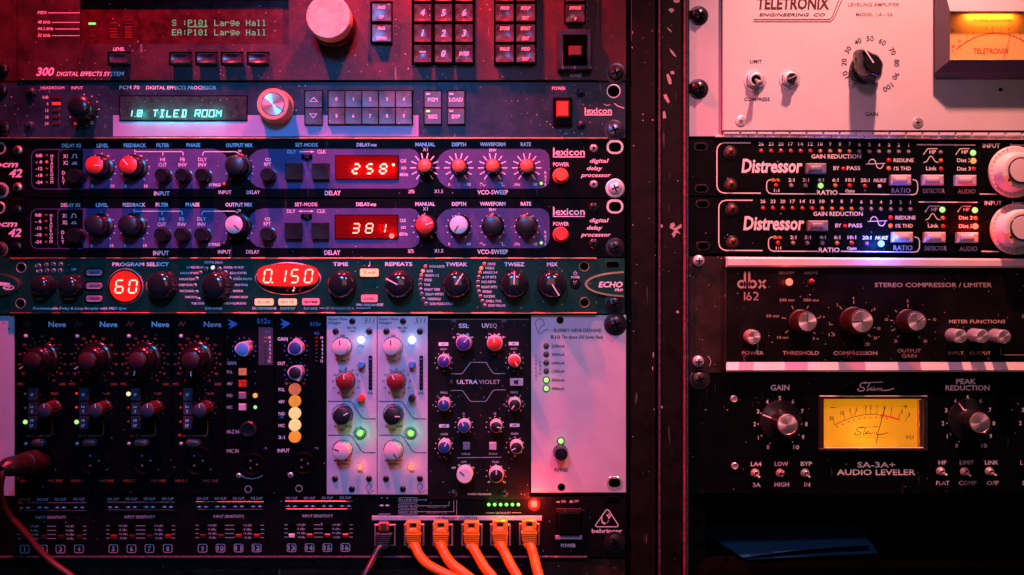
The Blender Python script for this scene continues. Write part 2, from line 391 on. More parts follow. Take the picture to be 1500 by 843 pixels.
        for a, b, c, d in [(x0, y0, x1, y1), *holes]:
            for p1, p2 in (((a, b), (c, b)), ((c, b), (c, d)), ((c, d), (a, d)), ((a, d), (a, b))):
                quad(q(*p1, z), q(*p2, z), q(*p2, z-th), q(*p1, z-th))
        return put(name, newmesh(name, vs, fs, m), s.root)
    def w2(s, px, py, zface, z):
        f = (DP-s.out-zface)/DP; return Vector(((px-750)*S*f, -(s.out+z)*S, (421.5-py)*S*f))
    def mesh(s, key, fn):
        if key not in s.cache: s.cache[key] = fn()
        return s.cache[key]
    def turn(s, name, x, y, h, prof, m, seg=40, flute=None, cap=None, ptr=None, z0=0, smooth=35, extra=()):
        """lathe part whose front sits at height h where the photo shows (x, y). cap=(r, mat), ptr=(angle, r0, r1, w, mat, dz)"""
        px, py = s.P(x, y); f = (DP-s.out-h-z0)/DP
        base = Vector(((px-750)*S*f, -(s.out+z0)*S, (421.5-py)*S*f)) - s.o
        key = ('L', name, tuple(prof), m, flute, seg)
        me = s.mesh(key, lambda: newmesh(name, *lathe(prof, seg, flute), m, smooth))
        o = put(name, me, s.root, base)
        if cap:
            r, cm = cap[0], cap[1]
            me = s.mesh(('C', r, cm, h), lambda: newmesh('cap', *lathe([(r, h-.2), (r, h+.35), (r-.35, h+.6), (0, h+.6)], 32), cm, 40)); put('cap', me, o)
        if ptr:
            a, r0, r1, w, pm = ptr[:5]; dz = ptr[5] if len(ptr) > 5 else .7
            a = math.radians(a); d = Vector((math.sin(a), math.cos(a))); n = Vector((-d.y, d.x))*w/2
            q = [tuple(d*r0-n), tuple(d*r1-n), tuple(d*r1+n), tuple(d*r0+n)]
            put('pointer', newmesh('pointer', *loftmesh([(q, h+dz-1.0), (q, h+dz)]), pm), o)
        return o
    def knob(s, x, y, r, h, m='black_plastic', cap=None, ptr=None, skirt=1.12, taper=1.0, flute=None, **k):
        """r in tile units"""
        r = r/s.k
        prof = [(r*skirt, 0), (r*skirt, 1.6), (r*skirt-.5, 2.1), (r*(1+(skirt-1)*.4), 2.6), (r*taper*1.02, 3.4), (r*taper, h*.6), (r, h-1.2), (r-.35, h-.4), (r-1.0, h), (0, h)]
        prof[4] = (r*1.03, 3.4); prof[5] = (r*1.01, h*.6)
        return s.turn('knob', x, y, h, prof, m, 48, flute, cap, ptr, **k)
    def dome(s, name, x, y, r, h, m, rim=None, k=5, smooth=60):
        r = r/s.k; prof = [(r, 0)]+[(r*math.cos(i*math.pi/2/k), .3+h*math.sin(i*math.pi/2/k)) for i in range(k)]+[(0, .3+h)]
        o = s.turn(name, x, y, h*.5, prof, m, 16, smooth=smooth)
        if rim:
            me = s.mesh(('R', r, rim), lambda: newmesh('rim', *lathe([(r*1.45, 0), (r*1.4, .5), (r*1.15, .7), (r*1.05, .2)], 20), rim, 40)); put('rim', me, o)
        return o
    def led(s, x, y, r, m, rim=None, h=1.2): return s.dome('indicator_light', x, y, r, h, m, rim)
    def screw(s, x, y, r, m='black_screw', h=3.0, kind='cross', wash=None, name='screw', ang=20):
        r_ = r/s.k
        prof = [(r_, 0), (r_, h*.25), (r_*.92, h*.6), (r_*.7, h*.85), (r_*.42, h), (r_*.40, h*.55), (0, h*.5)]
        if kind == 'cross': prof = [(r_, 0), (r_, h*.2), (r_*.9, h*.6), (r_*.6, h*.88), (0, h)]
        o = s.turn(name, x, y, h, prof, m, 28)
        if kind == 'cross':
            vs, fs = [], []
            for a in (ang, ang+90):
                d = Vector((math.cos(math.radians(a)), math.sin(math.radians(a)))); n = Vector((-d.y, d.x))*r_*.10
                q = [tuple(-d*r_*.55-n), tuple(d*r_*.55-n), tuple(d*r_*.55+n), tuple(-d*r_*.55+n)]
                A, B = loftmesh([(q, h*.3), (q, h*1.0+.12)]); kk = len(vs); vs += A; fs += [tuple(i+kk for i in f) for f in B]
            me = s.mesh(('X', r_, h, ang), lambda: newmesh('cross_recess', vs, fs, 'void_black')); put('cross_recess', me, o)
        if kind == 'hex':
            me = s.mesh(('H', r_, h), lambda: newmesh('hex_recess', *lathe([(r_*.36, h*.5), (r_*.36, h*.62), (0, h*.62)], 6), 'void_black')); put('hex_recess', me, o)
        if wash:
            me = s.mesh(('W', r_, wash), lambda: newmesh('washer', *lathe([(r_*1.35, 0), (r_*1.35, .6), (r_*1.2, 1.0), (r_*.9, 1.0)], 28), wash, 40)); put('washer', me, o)
        return o
    def hole(s, x, y, r, rim='black_screw', depth=3, name='screw_hole', rr=1.3):
        r_ = r/s.k
        o = s.turn(name, x, y, 0, [(r_*rr, 0), (r_*rr, .35), (r_*1.08, .5), (r_, .45), (r_, .2), (r_*.98, .12), (0, .12)], rim, 24, smooth=30)
        me = s.mesh(('h', r_), lambda: newmesh('bore', *lathe([(r_*.97, .25), (0, .25)], 24), 'void_black')); put('bore', me, o)
        return o
    def slot(s, x, y, w, h, m='steel'):
        o = s.box('mounting_slot', x-w/2, y-h/2, x+w/2, y+h/2, 0, .8, m, .4, r=h*.48)
        s.box('slot_opening', x-w/2+w*.14, y-h/2+h*.17, x+w/2-w*.14, y+h/2-h*.17, .5, .95, 'void_black', 0, r=h*.3, parent=o); return o
    def key(s, x0, y0, x1, y1, h, m='satin_key', dish=1.0, labels=(), name='key', bev=.8, lm='print_white'):
        f = (DP-s.out-h)/DP; a, b = s.P(x0, y0), s.P(x1, y1)
        X0, X1 = (a[0]-750)*f, (b[0]-750)*f; Y0, Y1 = (421.5-b[1])*f, (421.5-a[1])*f
        cx, cy = (X0+X1)/2, (Y0+Y1)/2; hw, hh = (X1-X0)/2, (Y1-Y0)/2
        def build():
            q = [(-hw, -hh), (hw, -hh), (hw, hh), (-hw, hh)]
            vs, fs = loftmesh([(q, 0), (q, h-bev), (inset(q, bev*.7), h)], False)
            n, mm = 4, 8; a_, b_ = hw-bev*.7, hh-bev*.7; o = len(vs)
            for j in range(mm+1):
                for i in range(n+1):
                    u, v = i/n, j/mm; vs.append(vv(-a_+2*a_*u, -b_+2*b_*v, h-dish*(1-(2*v-1)**2)*min(1, 4*min(u, 1-u)+.0)))
            for j in range(mm):
                for i in range(n): k = o+j*(n+1)+i; fs.append((k, k+1, k+n+2, k+n+1))
            return newmesh(name, vs, fs, m, 50)
        me = s.mesh(('K', round(hw, 2), round(hh, 2), h, m, dish), build)
        o = put(name, me, s.root, Vector((cx*S, -s.out*S, cy*S))-s.o)
        V, F = [], []
        for (txt, fy, th, tw, it) in labels:
            vs, fs = textmesh(txt, 0, hh*fy, th/s.k, tw/s.k if tw else None, 'C', 1, it); n = len(V)
            V += [vv(p[0], p[1], h+.1) for p in vs]; F += [tuple(i+n for i in f_) for f_ in fs]
        if F: put('legend', newmesh('legend', V, F, lm), o)
        return o
    def tube(s, name, pts, r, m, parent=None, seg=12, rend=None):
        """pts: (x, y, z) seen positions at height z"""
        P = []
        for x, y, z in pts:
            px, py = s.P(x, y); P.append(s.w(px, py, s.out+z))
        return tubeobj(name, P, r, m, s.root, s.o, seg, rend)
def smoothpath(P, n=8):
    Q = []
    for i in range(len(P)-1):
        p0 = P[max(0, i-1)]; p1 = P[i]; p2 = P[i+1]; p3 = P[min(len(P)-1, i+2)]
        for j in range(n):
            t = j/n; Q.append(.5*((2*p1)+(p2-p0)*t+(2*p0-5*p1+4*p2-p3)*t*t+(3*p1-p0-3*p2+p3)*t**3))
    Q.append(P[-1]); return Q
def tubeobj(name, P, r, m, parent, o, seg=12, rend=None):
    Q = smoothpath(P); vs, fs = [], []; n = len(Q); up = Vector((0, 1, 0))
    for i, p in enumerate(Q):
        d = (Q[min(n-1, i+1)]-Q[max(0, i-1)]).normalized(); a = d.cross(up)
        if a.length < 1e-3: a = d.cross(Vector((1, 0, 0)))
        a.normalize(); b = d.cross(a); rr = r if rend is None else r+(rend-r)*i/(n-1)
        for k in range(seg):
            t = 2*math.pi*k/seg; vs.append(tuple(p-o+(a*math.cos(t)+b*math.sin(t))*rr*S))
    for i in range(n-1):
        for k in range(seg): k2 = (k+1) % seg; fs.append((i*seg+k, i*seg+k2, (i+1)*seg+k2, (i+1)*seg+k))
    fs.append(tuple(range(seg))); fs.append(tuple(range((n-1)*seg, n*seg)))
    return put(name, newmesh(name, vs, fs, m, 60), parent)
def glow(u, x, y, z, e, col, r=3):
    """the light a lit lamp or display of this device throws on the panel round it"""
    l = bpy.data.lights.new('lamp_light', 'POINT'); l.energy = e; l.color = col; l.shadow_soft_size = 0
    o = bpy.data.objects.new('lamp_light', l); sc.collection.objects.link(o); px, py = u.P(x, y)
    o.parent = u.root; o.location = u.w(px, py, u.out+z)-u.o
def structure(name, P0, P1, m, bev=0):
    """axis aligned block from picture-plane corner to corner: (px, py, out)"""
    a, b = loc(*P0), loc(*P1); x0, x1 = sorted((a.x, b.x)); y0, y1 = sorted((a.y, b.y)); z0, z1 = sorted((a.z, b.z))
    vs = [(x, y, z) for x in (x0, x1) for y in (y0, y1) for z in (z0, z1)]
    fs = [(0, 1, 3, 2), (4, 6, 7, 5), (0, 4, 5, 1), (2, 3, 7, 6), (0, 2, 6, 4), (1, 5, 7, 3)]
    return vs, fs
def chassis(u, x0, y0, x1, y1, zf, depth=210, m='soft_black'):
    f = 1; vs, fs = structure('', (x0, y0, zf), (x1, y1, zf-depth), m)
    vs = [tuple(Vector(v)-u.o) for v in vs]; put('chassis_box', newmesh('chassis_box', vs, fs, m), u.root)
# ================================================================ setting
def setting(name, blocks, m):
    vs, fs = [], []
    for b in blocks:
        v, f = structure(name, b[0], b[1], m); n = len(vs); vs += v; fs += [tuple(i+n for i in q) for q in f]
    o = put(name, newmesh(name, vs, fs, m), None); o['kind'] = 'structure'; return o
setting('back_wall', [((-900, -500, -420), (2500, 1500, -430))], 'wall_black')

# ================================================================ rack uprights
u = Unit('rack_frame', 'dark scratched rack upright on the left of the two between the racks', 'rack upright', 'uprights between the racks', 940, 421)
def beam(u, name, x0, x1, zf, zb, m, y0=-60, y1=900, bev=1.2):
    return u.box(name, x0, y0, x1, y1, zb, zf, m, bev)
beam(u, 'rail_face', 924, 961, -3, -60, 'rail_paint'); beam(u, 'rail_edge', 917.5, 925, -7, -60, 'soft_black'); beam(u, 'rail_lip', 960.5, 964, -14, -60, 'soft_black')
u.ln([(925, -20), (925, 60)], .4, 'print_dim', -2.7, name='lit_edge')  # pale line paints the light caught along the rail edge
for (x, y, w, h) in ((926, 70, 1.2, 3), (926.5, 48, 1, 6), (956, 176, 1.5, 3), (957, 520, 1.4, 9), (956, 540, 1, 7), (927, 330, .8, 3), (958, 600, 1, 2), (927, 640, .8, 2), (931, 415, 1.2, 1), (944, 92, 1, 1)):
    u.disc(x, y, w/2+.3, 'chip_white', -2.6, 6, 'paint_chip', h/2)
u.flush()
u = Unit('rack_frame', 'purple edged rack upright with chipped paint, right of the two between the racks', 'rack upright', 'uprights between the racks', 985, 421)
beam(u, 'rail_face', 969, 1000, 2, -50, 'rail_paint'); beam(u, 'rail_edge', 965, 968, 3, -50, 'rail_steel', bev=.8); beam(u, 'rail_flange', 1001.5, 1004.8, 7, -50, 'rail_red_lit', bev=1.2); beam(u, 'rail_flange', 1005, 1008.5, 5, -50, 'rail_steel', bev=1.2)  # red flange strip: the red light on that edge is put into its colour
beam(u, 'rail_return', 1008, 1034, -6, -60, 'soft_black')
CH = [[(988, -2), (994, -3), (996, 3), (990, 5), (986, 2)], [(979, 14), (984, 12), (988, 15), (984, 19), (981, 17)], [(977, 40), (983, 45), (984, 48), (979, 44)], [(981, 71), (986, 76), (991, 84), (987, 82), (982, 76)],
      [(976, 110), (979, 108), (983, 116), (984, 123), (980, 124), (978, 118)], [(982, 105), (987, 104), (988, 109), (983, 109)], [(972, 139), (976, 138), (981, 149), (979, 152), (973, 144)],
      [(971, 164), (974, 163), (976, 173), (971, 174)], [(982, 328), (987, 326), (989, 331), (985, 335), (991, 333), (998, 328), (999, 333), (992, 337), (997, 343), (991, 341), (987, 349), (984, 343), (988, 338), (981, 334)],
      [(967, 330), (970, 329), (971, 333), (968, 334)], [(990, 456), (994, 455), (995, 459), (991, 459)], [(968, 596), (970, 594), (971, 598), (969, 599)]]
for c in CH: u.fill(c, 'chip_white', 2.3, 'paint_chip')
for y in (640, 690, 733, 765, 798): u.hole(1023, y, 5.0, 'soft_black', name='rack_hole').location.y += 6*S
u.flush()

# ================================================================ reverb unit with number keypad (top left)
u = Unit('digital_effects_unit', 'charcoal effects unit with green text display and number keypad, topmost in the left rack', 'effects unit', None, 450, 40)
u.plate('rack_ear_plate', -30, -70, 917, 118.5, 5, 'charcoal_crinkle', holes=[(116, -8, 424, 66)], z=0)
u.plate('front_panel', 26, -70, 877, 117.5, 3, 'charcoal_crinkle', holes=[(117, -3, 423, 65)], z=3)
chassis(u, 10, -60, 900, 116, -6)
A = lambda: u.T(0, 0, 4.0156); B = lambda: u.T(300, 0, 4.0156); C = lambda: u.T(600, 0, 4.0156)
u.T(0, 0, 1)
u.box('display_window', 116, -8, 424, 67, -5, -4.5, 'window_dark', 0)
A()
for (s_, x0, x1, y) in (('MIDI', 220, 274, 75), ('48 kHz', 220, 298, 131), ('44.1 kHz', 220, 316, 170), ('32 kHz', 220, 298, 209)):
    u.tt(s_, x0, x1, y, 17, i=.22, z=3.3); u.ln([(x1+8, y+2), (468, y+2)], 3.4, z=3.3)
u.tt('LEVEL', 664, 733, 290, 19, i=.25, z=3.3)
u.tt('300', 213, 318, 423, 46, i=.25, z=3.3, b=2); u.tt('DIGITAL EFFECTS SYSTEM', 332, 730, 436, 24, i=.25, z=3.3)
u.box('indicator_light', 521, 134, 562, 146, -4.6, -3.9, 'glow_green', 0)
for x0, ys in ((521, (180, 215)), (647, (170, 187, 204, 219, 135, 152)), (735, (160, 175, 190, 205, 219, 140, 120))):
    for k, y in enumerate(ys): u.box('indicator_light', x0, y-5, x0+41, y+5, -4.6, -4, 'glow_red_dim' if (x0 > 600 and k < 5) else 'led_off_dark', 0)
# dot matrix lettering
def dotrow(u, txt, x0, pitch, y0, ph, m):
    vs, fs = [], []
    for n, c in enumerate(txt):
        for r, row in enumerate(FONT57[c]):
            for q, v in enumerate(row):
                if v == '#':
                    x = x0+n*pitch+q*pitch/6.3; y = y0+r*ph/7; k = len(vs); a = pitch/6.3*.92; b = ph/7*.92
                    vs += [u.P(x, y), u.P(x+a, y), u.P(x+a, y+b), u.P(x, y+b)]; fs.append((k, k+1, k+2, k+3))
    u._flat('display_characters', m, vs, fs, u.out-4.2)
dotrow(u, 'S :P101 Large Hall', 1012, 31.1, 118, 36, 'glow_lcd'); dotrow(u, 'EA:P101 Large Hall', 1012, 31.1, 174, 36, 'glow_lcd')
u.ln([(1105, 159), (1220, 159)], 4, 'glow_lcd', -4.2, name='display_characters')
for x0 in (640, 1002, 1156, 1306, 1460): 
    u.box('button_shadow_base', x0-8, 305, x0+124, 381, 3, 4.0, 'void_black', .3); u.key(x0+2, 316, x0+114, 370, 15, dish=2.0)  # black base under each key, with its surround shadow put into the black
B()
# large dial
o = u.turn('dial', 725, 98, 62, [(31, 6), (31.5, 8), (31.5, 16), (30, 18), (31.2, 22), (31.2, 50), (30.8, 58), (29.5, 61), (27, 62), (0, 62.6)], 'rubber', 64)
me = newmesh('dial_cap', *lathe([(31.2, 40), (31.4, 58), (30.6, 61.2), (29.4, 62.2), (0, 62.6)], 64), 'dial_tan', 12); put('dial_cap', me, o)
def klab(a, b=None): return [(a, .48, 17, None, .22)] + ([(b, -.42, 17, None, .22)] if b else [])
u.box('keypad_frame', 974, 8, 1104, 260, 3, 5, 'void_black', .4)
u.key(984, 22, 1096, 126, 15, labels=[('PAGE', .56, 17, 44, .22), ('UP', -.52, 17, 26, .22)]); u.key(984, 146, 1096, 246, 15, labels=[('PAGE', .56, 17, 44, .22), ('DOWN', -.60, 17, 58, .22)])
C()
u.box('keypad_frame', 12, -110, 382, 382, 3, 5, 'void_black', .4); u.box('keypad_frame', 496, -110, 746, 384, 3, 5, 'void_black', .4)
rows = [(-96, 8), (25, 127), (145, 248), (265, 368)]
L1 = [['7', '8', '9'], ['4', '5', '6'], ['1', '2', '3'], ['-', '0', 'ENTER']]
for r, (a, b) in enumerate(rows):
    for c, (x0, x1) in enumerate(((26, 128), (148, 250), (269, 372))):
        s_ = L1[r][c]; lab = [('ENTER', 0, 20, 58, .22)] if s_ == 'ENTER' else ([('\u2014', .3, 40, 36, 0)] if s_ == '-' else [(s_, 0, 37, None, .22)])
        u.key(x0, a, x1, b, 17, labels=lab, dish=2.2)
L2 = [[('MIDI', None), ('NAME', 'EDIT')], [('MACH', None), ('SETUP', 'EDIT')], [('STORE', None), ('EFFECT', 'EDIT')], [('VALUE', None), ('MOD', 'EDIT')]]
for r, (a, b) in enumerate(rows):
    for c, (x0, x1) in enumerate(((506, 614), (628, 738))):
        p, q = L2[r][c]; u.key(x0, a, x1, b, 17, labels=[(p, .54, 19, 58 if len(p) > 4 else 50, .22)]+([(q, -.60, 19, 42, .22)] if q else []), dish=2.2)
u.box('keypad_frame', 910, -110, 1036, 140, 3, 5, 'void_black', .4)
u.key(920, -98, 1030, 8, 17, dish=2.2); u.key(920, 27, 1030, 132, 17, labels=[('BYPASS', .60, 19, 68, .22), ('8', -.6, 18, None, .22)], dish=2.2)
o = u.solid('switch_bezel', [(872, 172), (1074, 172), (1074, 414), (872, 414)], 3, 18, 'slate_paint', 2)
u.box('switch_well', 902, 204, 1044, 386, 18, 18.6, 'void_black', 0, parent=None)
u.box('rocker_switch', 936, 270, 1014, 328, 18.4, 25, 'rocker_dark', 1.5)
u.tt('POWER', 942, 1011, 446, 18, i=.22, z=3.3)
u.T(0, 0, 1)
for x, y, r in ((902.6, 106.5, 11.5),): u.screw(x, y, r, 'black_screw', 5, wash='black_screw', name='rack_screw')
u.screw(1.5, 101, 8.5, 'black_plastic', 6, name='rack_screw'); u.flush()

# ================================================================ effects processor with cyan display
u = Unit('effects_processor', 'dark blue scuffed effects processor with glowing cyan display above a pale strip', 'effects unit', None, 450, 162, 0)
u.plate('front_panel', -30, 121, 916, 202.5, 5, 'slate_paint'); chassis(u, 15, 125, 895, 200, -8)
u.T(0, 0, 1); u.box('bottom_ridge', -30, 201.6, 890, 203.6, 0, 5, 'orange_metal_and_glint', .8)
A()
u.tt('HEADROOM', 240, 378, 518, 17, b=0); u.tt('INPUT', 420, 488, 518, 17, b=0)
for s_, y in (('0dB', 573), ('6', 611), ('12', 651), ('18', 690), ('24', 728)):
    u.t(s_, 285, y, 17, None, al='R', b=0); u.box('indicator_light', 306, y-8, 354, y+8, 0, 1.2, 'glow_red_mid' if s_ == '6' else 'led_off_dark', .3)
for x, y in ((495, 557), (540, 568), (571, 600), (582, 644), (571, 688), (414, 690)): u.disc(x, y, 3.5, 'print_white')
u.arc(540, 723, 8, 0, 360, 3); u.arc(445, 727, 7, 30, 330, 3)
prof = [(15, 0), (14.6, 3), (13.2, 12), (14.5, 17), (17.2, 21), (17.6, 26), (16.4, 31), (12, 34.5), (6, 36), (0, 36.4)]
u.turn('knob', 463, 628, 32, prof, 'black_plastic', 48, smooth=70)
u.tt('PCM 70', 703, 820, 516, 21, b=0); u.tt('DIGITAL EFFECTS PROCESSOR', 860, 1272, 517, 20, b=0)
u.T(0, 0, 1)
u.fill([(165.6, 169), (613, 169), (613, 200), (165.6, 200)], 'label_tape', .25, 'label_strip')
u.box('display_frame', 174.5, 140, 362.5, 177.5, 0, 1.2, 'void_black', .3); u.box('display_window', 176, 141.4, 361, 176, 1.0, 1.8, 'window_green', 0)
def vfd(u, txt, x0, pitch, y, w, h, sh, t):
    for n, c in enumerate(txt):
        for pl in STROKE.get(c, []):
            u.ln([(x0+n*pitch+px*w+sh*(py-.5)*h, y-(py-.5)*h) for px, py in pl], t, 'glow_cyan', 2.1, name='display_characters')
vfd(u, '1', 189, 10, 166.5, 7, 9, .15, 1.6); vfd(u, '.', 196, 10, 166.5, 5, 9, .15, 1.3); vfd(u, '0', 201.5, 10, 166.5, 6, 9, .15, 1.6)
vfd(u, 'TILED ROOM', 224, 10.35, 166.5, 6.8, 9.4, .15, 1.75)
for gx in (205, 235, 262, 290, 316): glow(u, gx, 166, 9, .009, (.05, 1, .85), 1.5)
B()
o = u.turn('knob', 401, 615, 26, [(22.5, 0), (25.5, 1), (25.5, 5), (23.6, 6.5), (23.2, 9), (23.4, 24.5), (22.4, 26), (0, 26)], 'cap_tan', 72)
for nm, pr, mm in (('dial_face', [(22.2, 25.8), (21.8, 26.5), (16.8, 26.5)], 'cap_tan'), ('dial_groove', [(16.9, 26.4), (15.8, 26.4)], 'void_black'), ('dial_disc', [(15.9, 26.2), (15.8, 26.8), (0, 26.8)], 'spun_metal')):
    put(nm, newmesh(nm, *lathe(pr, 72), mm, 40), o)
q = [(4, -2.9), (15.5, -10.3), (15.9, -9.7), (4.4, -2.1)]; put('pointer', newmesh('pointer', *loftmesh([(q, 26.5), (q, 27.1)]), 'print_black'), o)
def keyblk(u, x0, y0, x1, y1, h=5): u.box('keypad_frame', x0, y0, x1, y1, 0, 1.6, 'void_black', .3)
keyblk(u, 585, 532, 695, 738); keyblk(u, 722, 532, 1226, 738)
u.key(590, 537, 691, 633, 6, 'dusty_key', .4); u.key(590, 638, 691, 733, 6, 'dusty_key', .4)
u.ln([(640, 575), (662, 599), (618, 599)], 4, z=6.4, closed=True); u.ln([(638, 695), (660, 671), (616, 671)], 4, z=6.4, closed=True)
for i in range(10):
    c, r = i % 5, i//5; u.key(727+c*99, 537+r*99, 822+c*99, 632+r*99, 6, 'dusty_key', .5, labels=[(str(i), 0, 20, None, 0)])
C()
keyblk(u, 82, 532, 190, 736); keyblk(u, 220, 532, 327, 736)
for x0, x1, a, b, l1 in ((87, 186, 'PGM', 'REG', 1), (224, 323, 'LOAD', 'BYP', 0)):
    u.key(x0, 538, x1, 633, 6, 'dusty_key', .2, labels=[(a, -.05, 22, None, 0)]); u.key(x0, 639, x1, 731, 6, 'dusty_key', .2, labels=[(b, -.05, 22, None, 0)])
    u.box('indicator_light', x0+10, 549, x0+33, 561, 6, 6.8, 'led_off_white', .2); u.box('indicator_light', x0+10, 649, x0+33, 661, 6, 6.9, 'glow_lime' if l1 else 'led_off_white', .2)
u.tt('POWER', 838, 919, 521, 19, b=0)
u.box('switch_bezel', 845, 573, 956, 738, 0, 9, 'soft_black', 1.2); u.box('rocker_switch', 864, 595, 938, 686, 9, 13, 'rocker_red', 1.5)

for x, y, r in ((1008, 546, 26), (1010, 738, 27)): u.dome('screw', x, y, r, 5, 'slate_paint'); u.turn('hex_recess', x+3, y+4, 6, [(2.4, 5.5), (2.2, 6), (0, 6)], 'void_black', 6)
u.tt('lexicon', 1030, 1190, 652, 36, b=1); u.ln([(1030, 677), (1190, 677)], 6)
u.hole(1200, 538, 36, 'steel', rr=1.15)
A()
for x, y in ((181, 543), (172, 741)): u.dome('screw', x, y, 31, 5.5, 'slate_paint'); u.turn('hex_recess', x-2, y+4, 6, [(2.4, 6), (2.2, 6.3), (0, 6.3)], 'void_black', 6)
u.screw(-8, 525, 42, 'black_plastic', 6, name='rack_screw'); u.screw(3, 752, 46, 'black_plastic', 6, name='rack_screw')
C(); u.screw(1205, 765, 46, 'blue_screw', 4.5, wash='black_screw', name='rack_screw')
u.ln([(1142, 613), (1160, 622), (1180, 618)], 3); u.ln([(1205, 610), (1225, 625), (1262, 638)], 4)
for x, y in ((808, 716), (828, 733), (843, 751), (885, 770), (925, 786), (968, 783), (1016, 788)): u.disc(x, y, 4, 'chip_white', n=6, name='paint_chip')
u.flush()

# ================================================================ the two digital delays
def delay_unit(row):
    dy = 0 if row == 0 else 387; one = row == 0
    lab = ['digital delay with red numbers 258 and two bright red knob caps at its left',
           'digital delay with red numbers 381 and pale pink knob caps, lower of the matching pair'][row]
    u = Unit('digital_delay_unit', lab, 'delay unit', 'matching digital delays in the left rack', 450, 247+row*87, 0)
    D = lambda: u.T(0, 195, 4.4375, -5 if row else 0, dy); E = lambda: u.T(300, 195, 4.4375, -3 if row else 0, dy); F = lambda: u.T(600, 195, 4.4375, 0, dy)
    u.T(0, 0, 1, 0, row*87.0)
    u.plate('front_panel', -30, 204.5, 915, 289.5, 5, 'black_enamel'); chassis(u, 15, 208, 895, 287, -6)
    D()
    # grey printed fields
    G = 'grey_field'
    def field(u, outline): u.fill(outline, G, .2, 'printed_field')
    X = lambda tile, x: (tile+x/4.4375)
    u.T(0, 0, 1, 0, row*87.0)
    def hollow(x0, x1, lcut, rcut, y0=218.4, y1=276.6):
        p = []
        if rcut: p += [(x1-34, y0), (x1-24, y0+2.5), (x1-16, y0+9), (x1-11, y0+17), (x1-10, (y0+y1)/2), (x1-11, y1-17), (x1-16, y1-9), (x1-24, y1-2.5), (x1-34, y1)]
        else: p += [(x1-14, y0), (x1-7, y0+2), (x1-2, y0+7), (x1, y0+14), (x1, y1-14), (x1-2, y1-7), (x1-7, y1-2), (x1-14, y1)]
        if lcut == 1: p += [(x0+34, y1), (x0+24, y1-2.5), (x0+16, y1-9), (x0+11, y1-17), (x0+10, (y0+y1)/2), (x0+11, y0+17), (x0+16, y0+9), (x0+24, y0+2.5), (x0+34, y0)]
        else: p += [(x0, y1), (x0, y0)]
        return p
    field(u, hollow(121.5, 346, 0, 1)); field(u, hollow(352, 615, 1, 0)); field(u, hollow(629, 805, 1, 0))
    # outline boxes
    D()
    u.ln([(545, 365), (250, 365), (228, 360), (212, 346), (205, 325), (205, 148), (212, 127), (228, 113), (250, 108), (545, 108)], 6, G, .25)
    u.ln([(545, 365), (405, 365), (388, 358), (380, 340), (380, 133), (388, 115), (405, 108), (545, 108)], 6, G, .3)
    ym = [147, 188, 232, 276, 321]
    for s_, y in zip(('0dB', '- 6', '-12', '-18', '-24'), ym):
        u.t(s_, 275, y, 19, 42, al='R', b=2); u.led(303, y+1, 7.5 if s_ != '- 6' else 9, 'glow_red_mid' if (s_ == '- 6' and one) else 'led_off_red')
    u.tv('HEADROOM', 337, 150, 320, 19, b=1)
    u.tt('DELAY X2', 402, 527, 82, 23); u.tt('X1', 410, 440, 152, 24); u.tt('X2', 410, 443, 195, 24)
    u.ln([(464, 162), (474, 162), (474, 145), (480, 140), (492, 140), (497, 145), (497, 162), (504, 162)], 4); u.ln([(466, 203), (502, 203)], 4); u.ln([(474, 201), (478, 190), (494, 190), (498, 201)], 4)
    u.tv('DLY', 413, 260, 322, 22)
    def pb(x, y, r=43): u.turn('push_button', x, y, 20, [(11.2, 0), (11.2, 1.2), (r/4.4375*1.02, 1.6), (r/4.4375, 18.5), (r/4.4375-1, 20), (r/4.4375-3, 20), (0, 19.2)], 'black_plastic', 32)
    pb(476, 280, 46)
    u.tt('LEVEL', 628, 706, 82, 23, b=2); u.tt('FEEDBACK', 803, 950, 81, 23, b=2); u.tt('FILTER', 1017, 1100, 80, 23, b=2); u.tt('PHASE', 1211, 1302, 79, 23, b=2)
    u.ln([(875, 108), (875, 118), (880, 122), (1182, 122), (1190, 128), (1190, 146)], 5); u.ln([(1058, 122), (1058, 147)], 5)
    for s1, s2, x in (('HI', 'CUT', 1057), ('FB', 'INV', 1187), ('DLY', 'INV', 1316)):
        u.t(s1, x, 173, 23, 30 if len(s1) < 3 else 55, b=0); u.t(s2, x, 207, 23, 54, b=0)
    pb(1045, 272); pb(1177, 272); pb(1307, 272)
    u.tt('INPUT', 1001, 1103, 394, 27)
    def k1(x, y, capm, ang, pm, big=True):
        o = u.knob(x, y, 62, 27, 'black_plastic', (56/4.4375, capm), (ang, .5, 11, 1.5, pm, .9) if ang is not None else None, skirt=1.36, taper=1.15, flute=None)
        return o
    for x, a in ((612, 95), (832, -40)):
        bx = 750-(750-x/4.4375)*(1-27/1461)  # scale marks are centred on the shaft
        cx = (bx)*4.4375; cy = 235-5
        u.ticks(cx, cy, 86, 98, -140, 140, 11, 4.5); u.ln([(cx, cy-84), (cx, cy-100)], 10)
        k1(x, 210, 'cap_red' if one else 'cap_black', a if one else None, 'print_white')
        u.t('0', cx-62, 346, 19, b=1); u.t('10', cx+70, 346, 19, 22, b=1)
    u.ln([(1318, 148), (1318, 135), (1328, 122), (1420+112, 122), (1420+135, 135), (1420+143, 146)], 5)
    E()
    u.tt('BYPASS', 26, 103, 338, 19, b=1); u.led(124, 331, 9, 'glow_red_mid' if one else 'led_off_red', 'black_screw')
    u.tt('OUTPUT MIX', 137, 312, 80, 23, b=2); u.ln([(216, 113), (237, 113)], 4); u.ln([(216, 122), (237, 122)], 4)
    u.ticks(226, 230, 84, 94, -140, 140, 11, 4)
    if one: k1(192, 207, 'cap_black', None, 'print_white')
    else: k1(192, 210, 'cap_pink', 135, 'print_black')
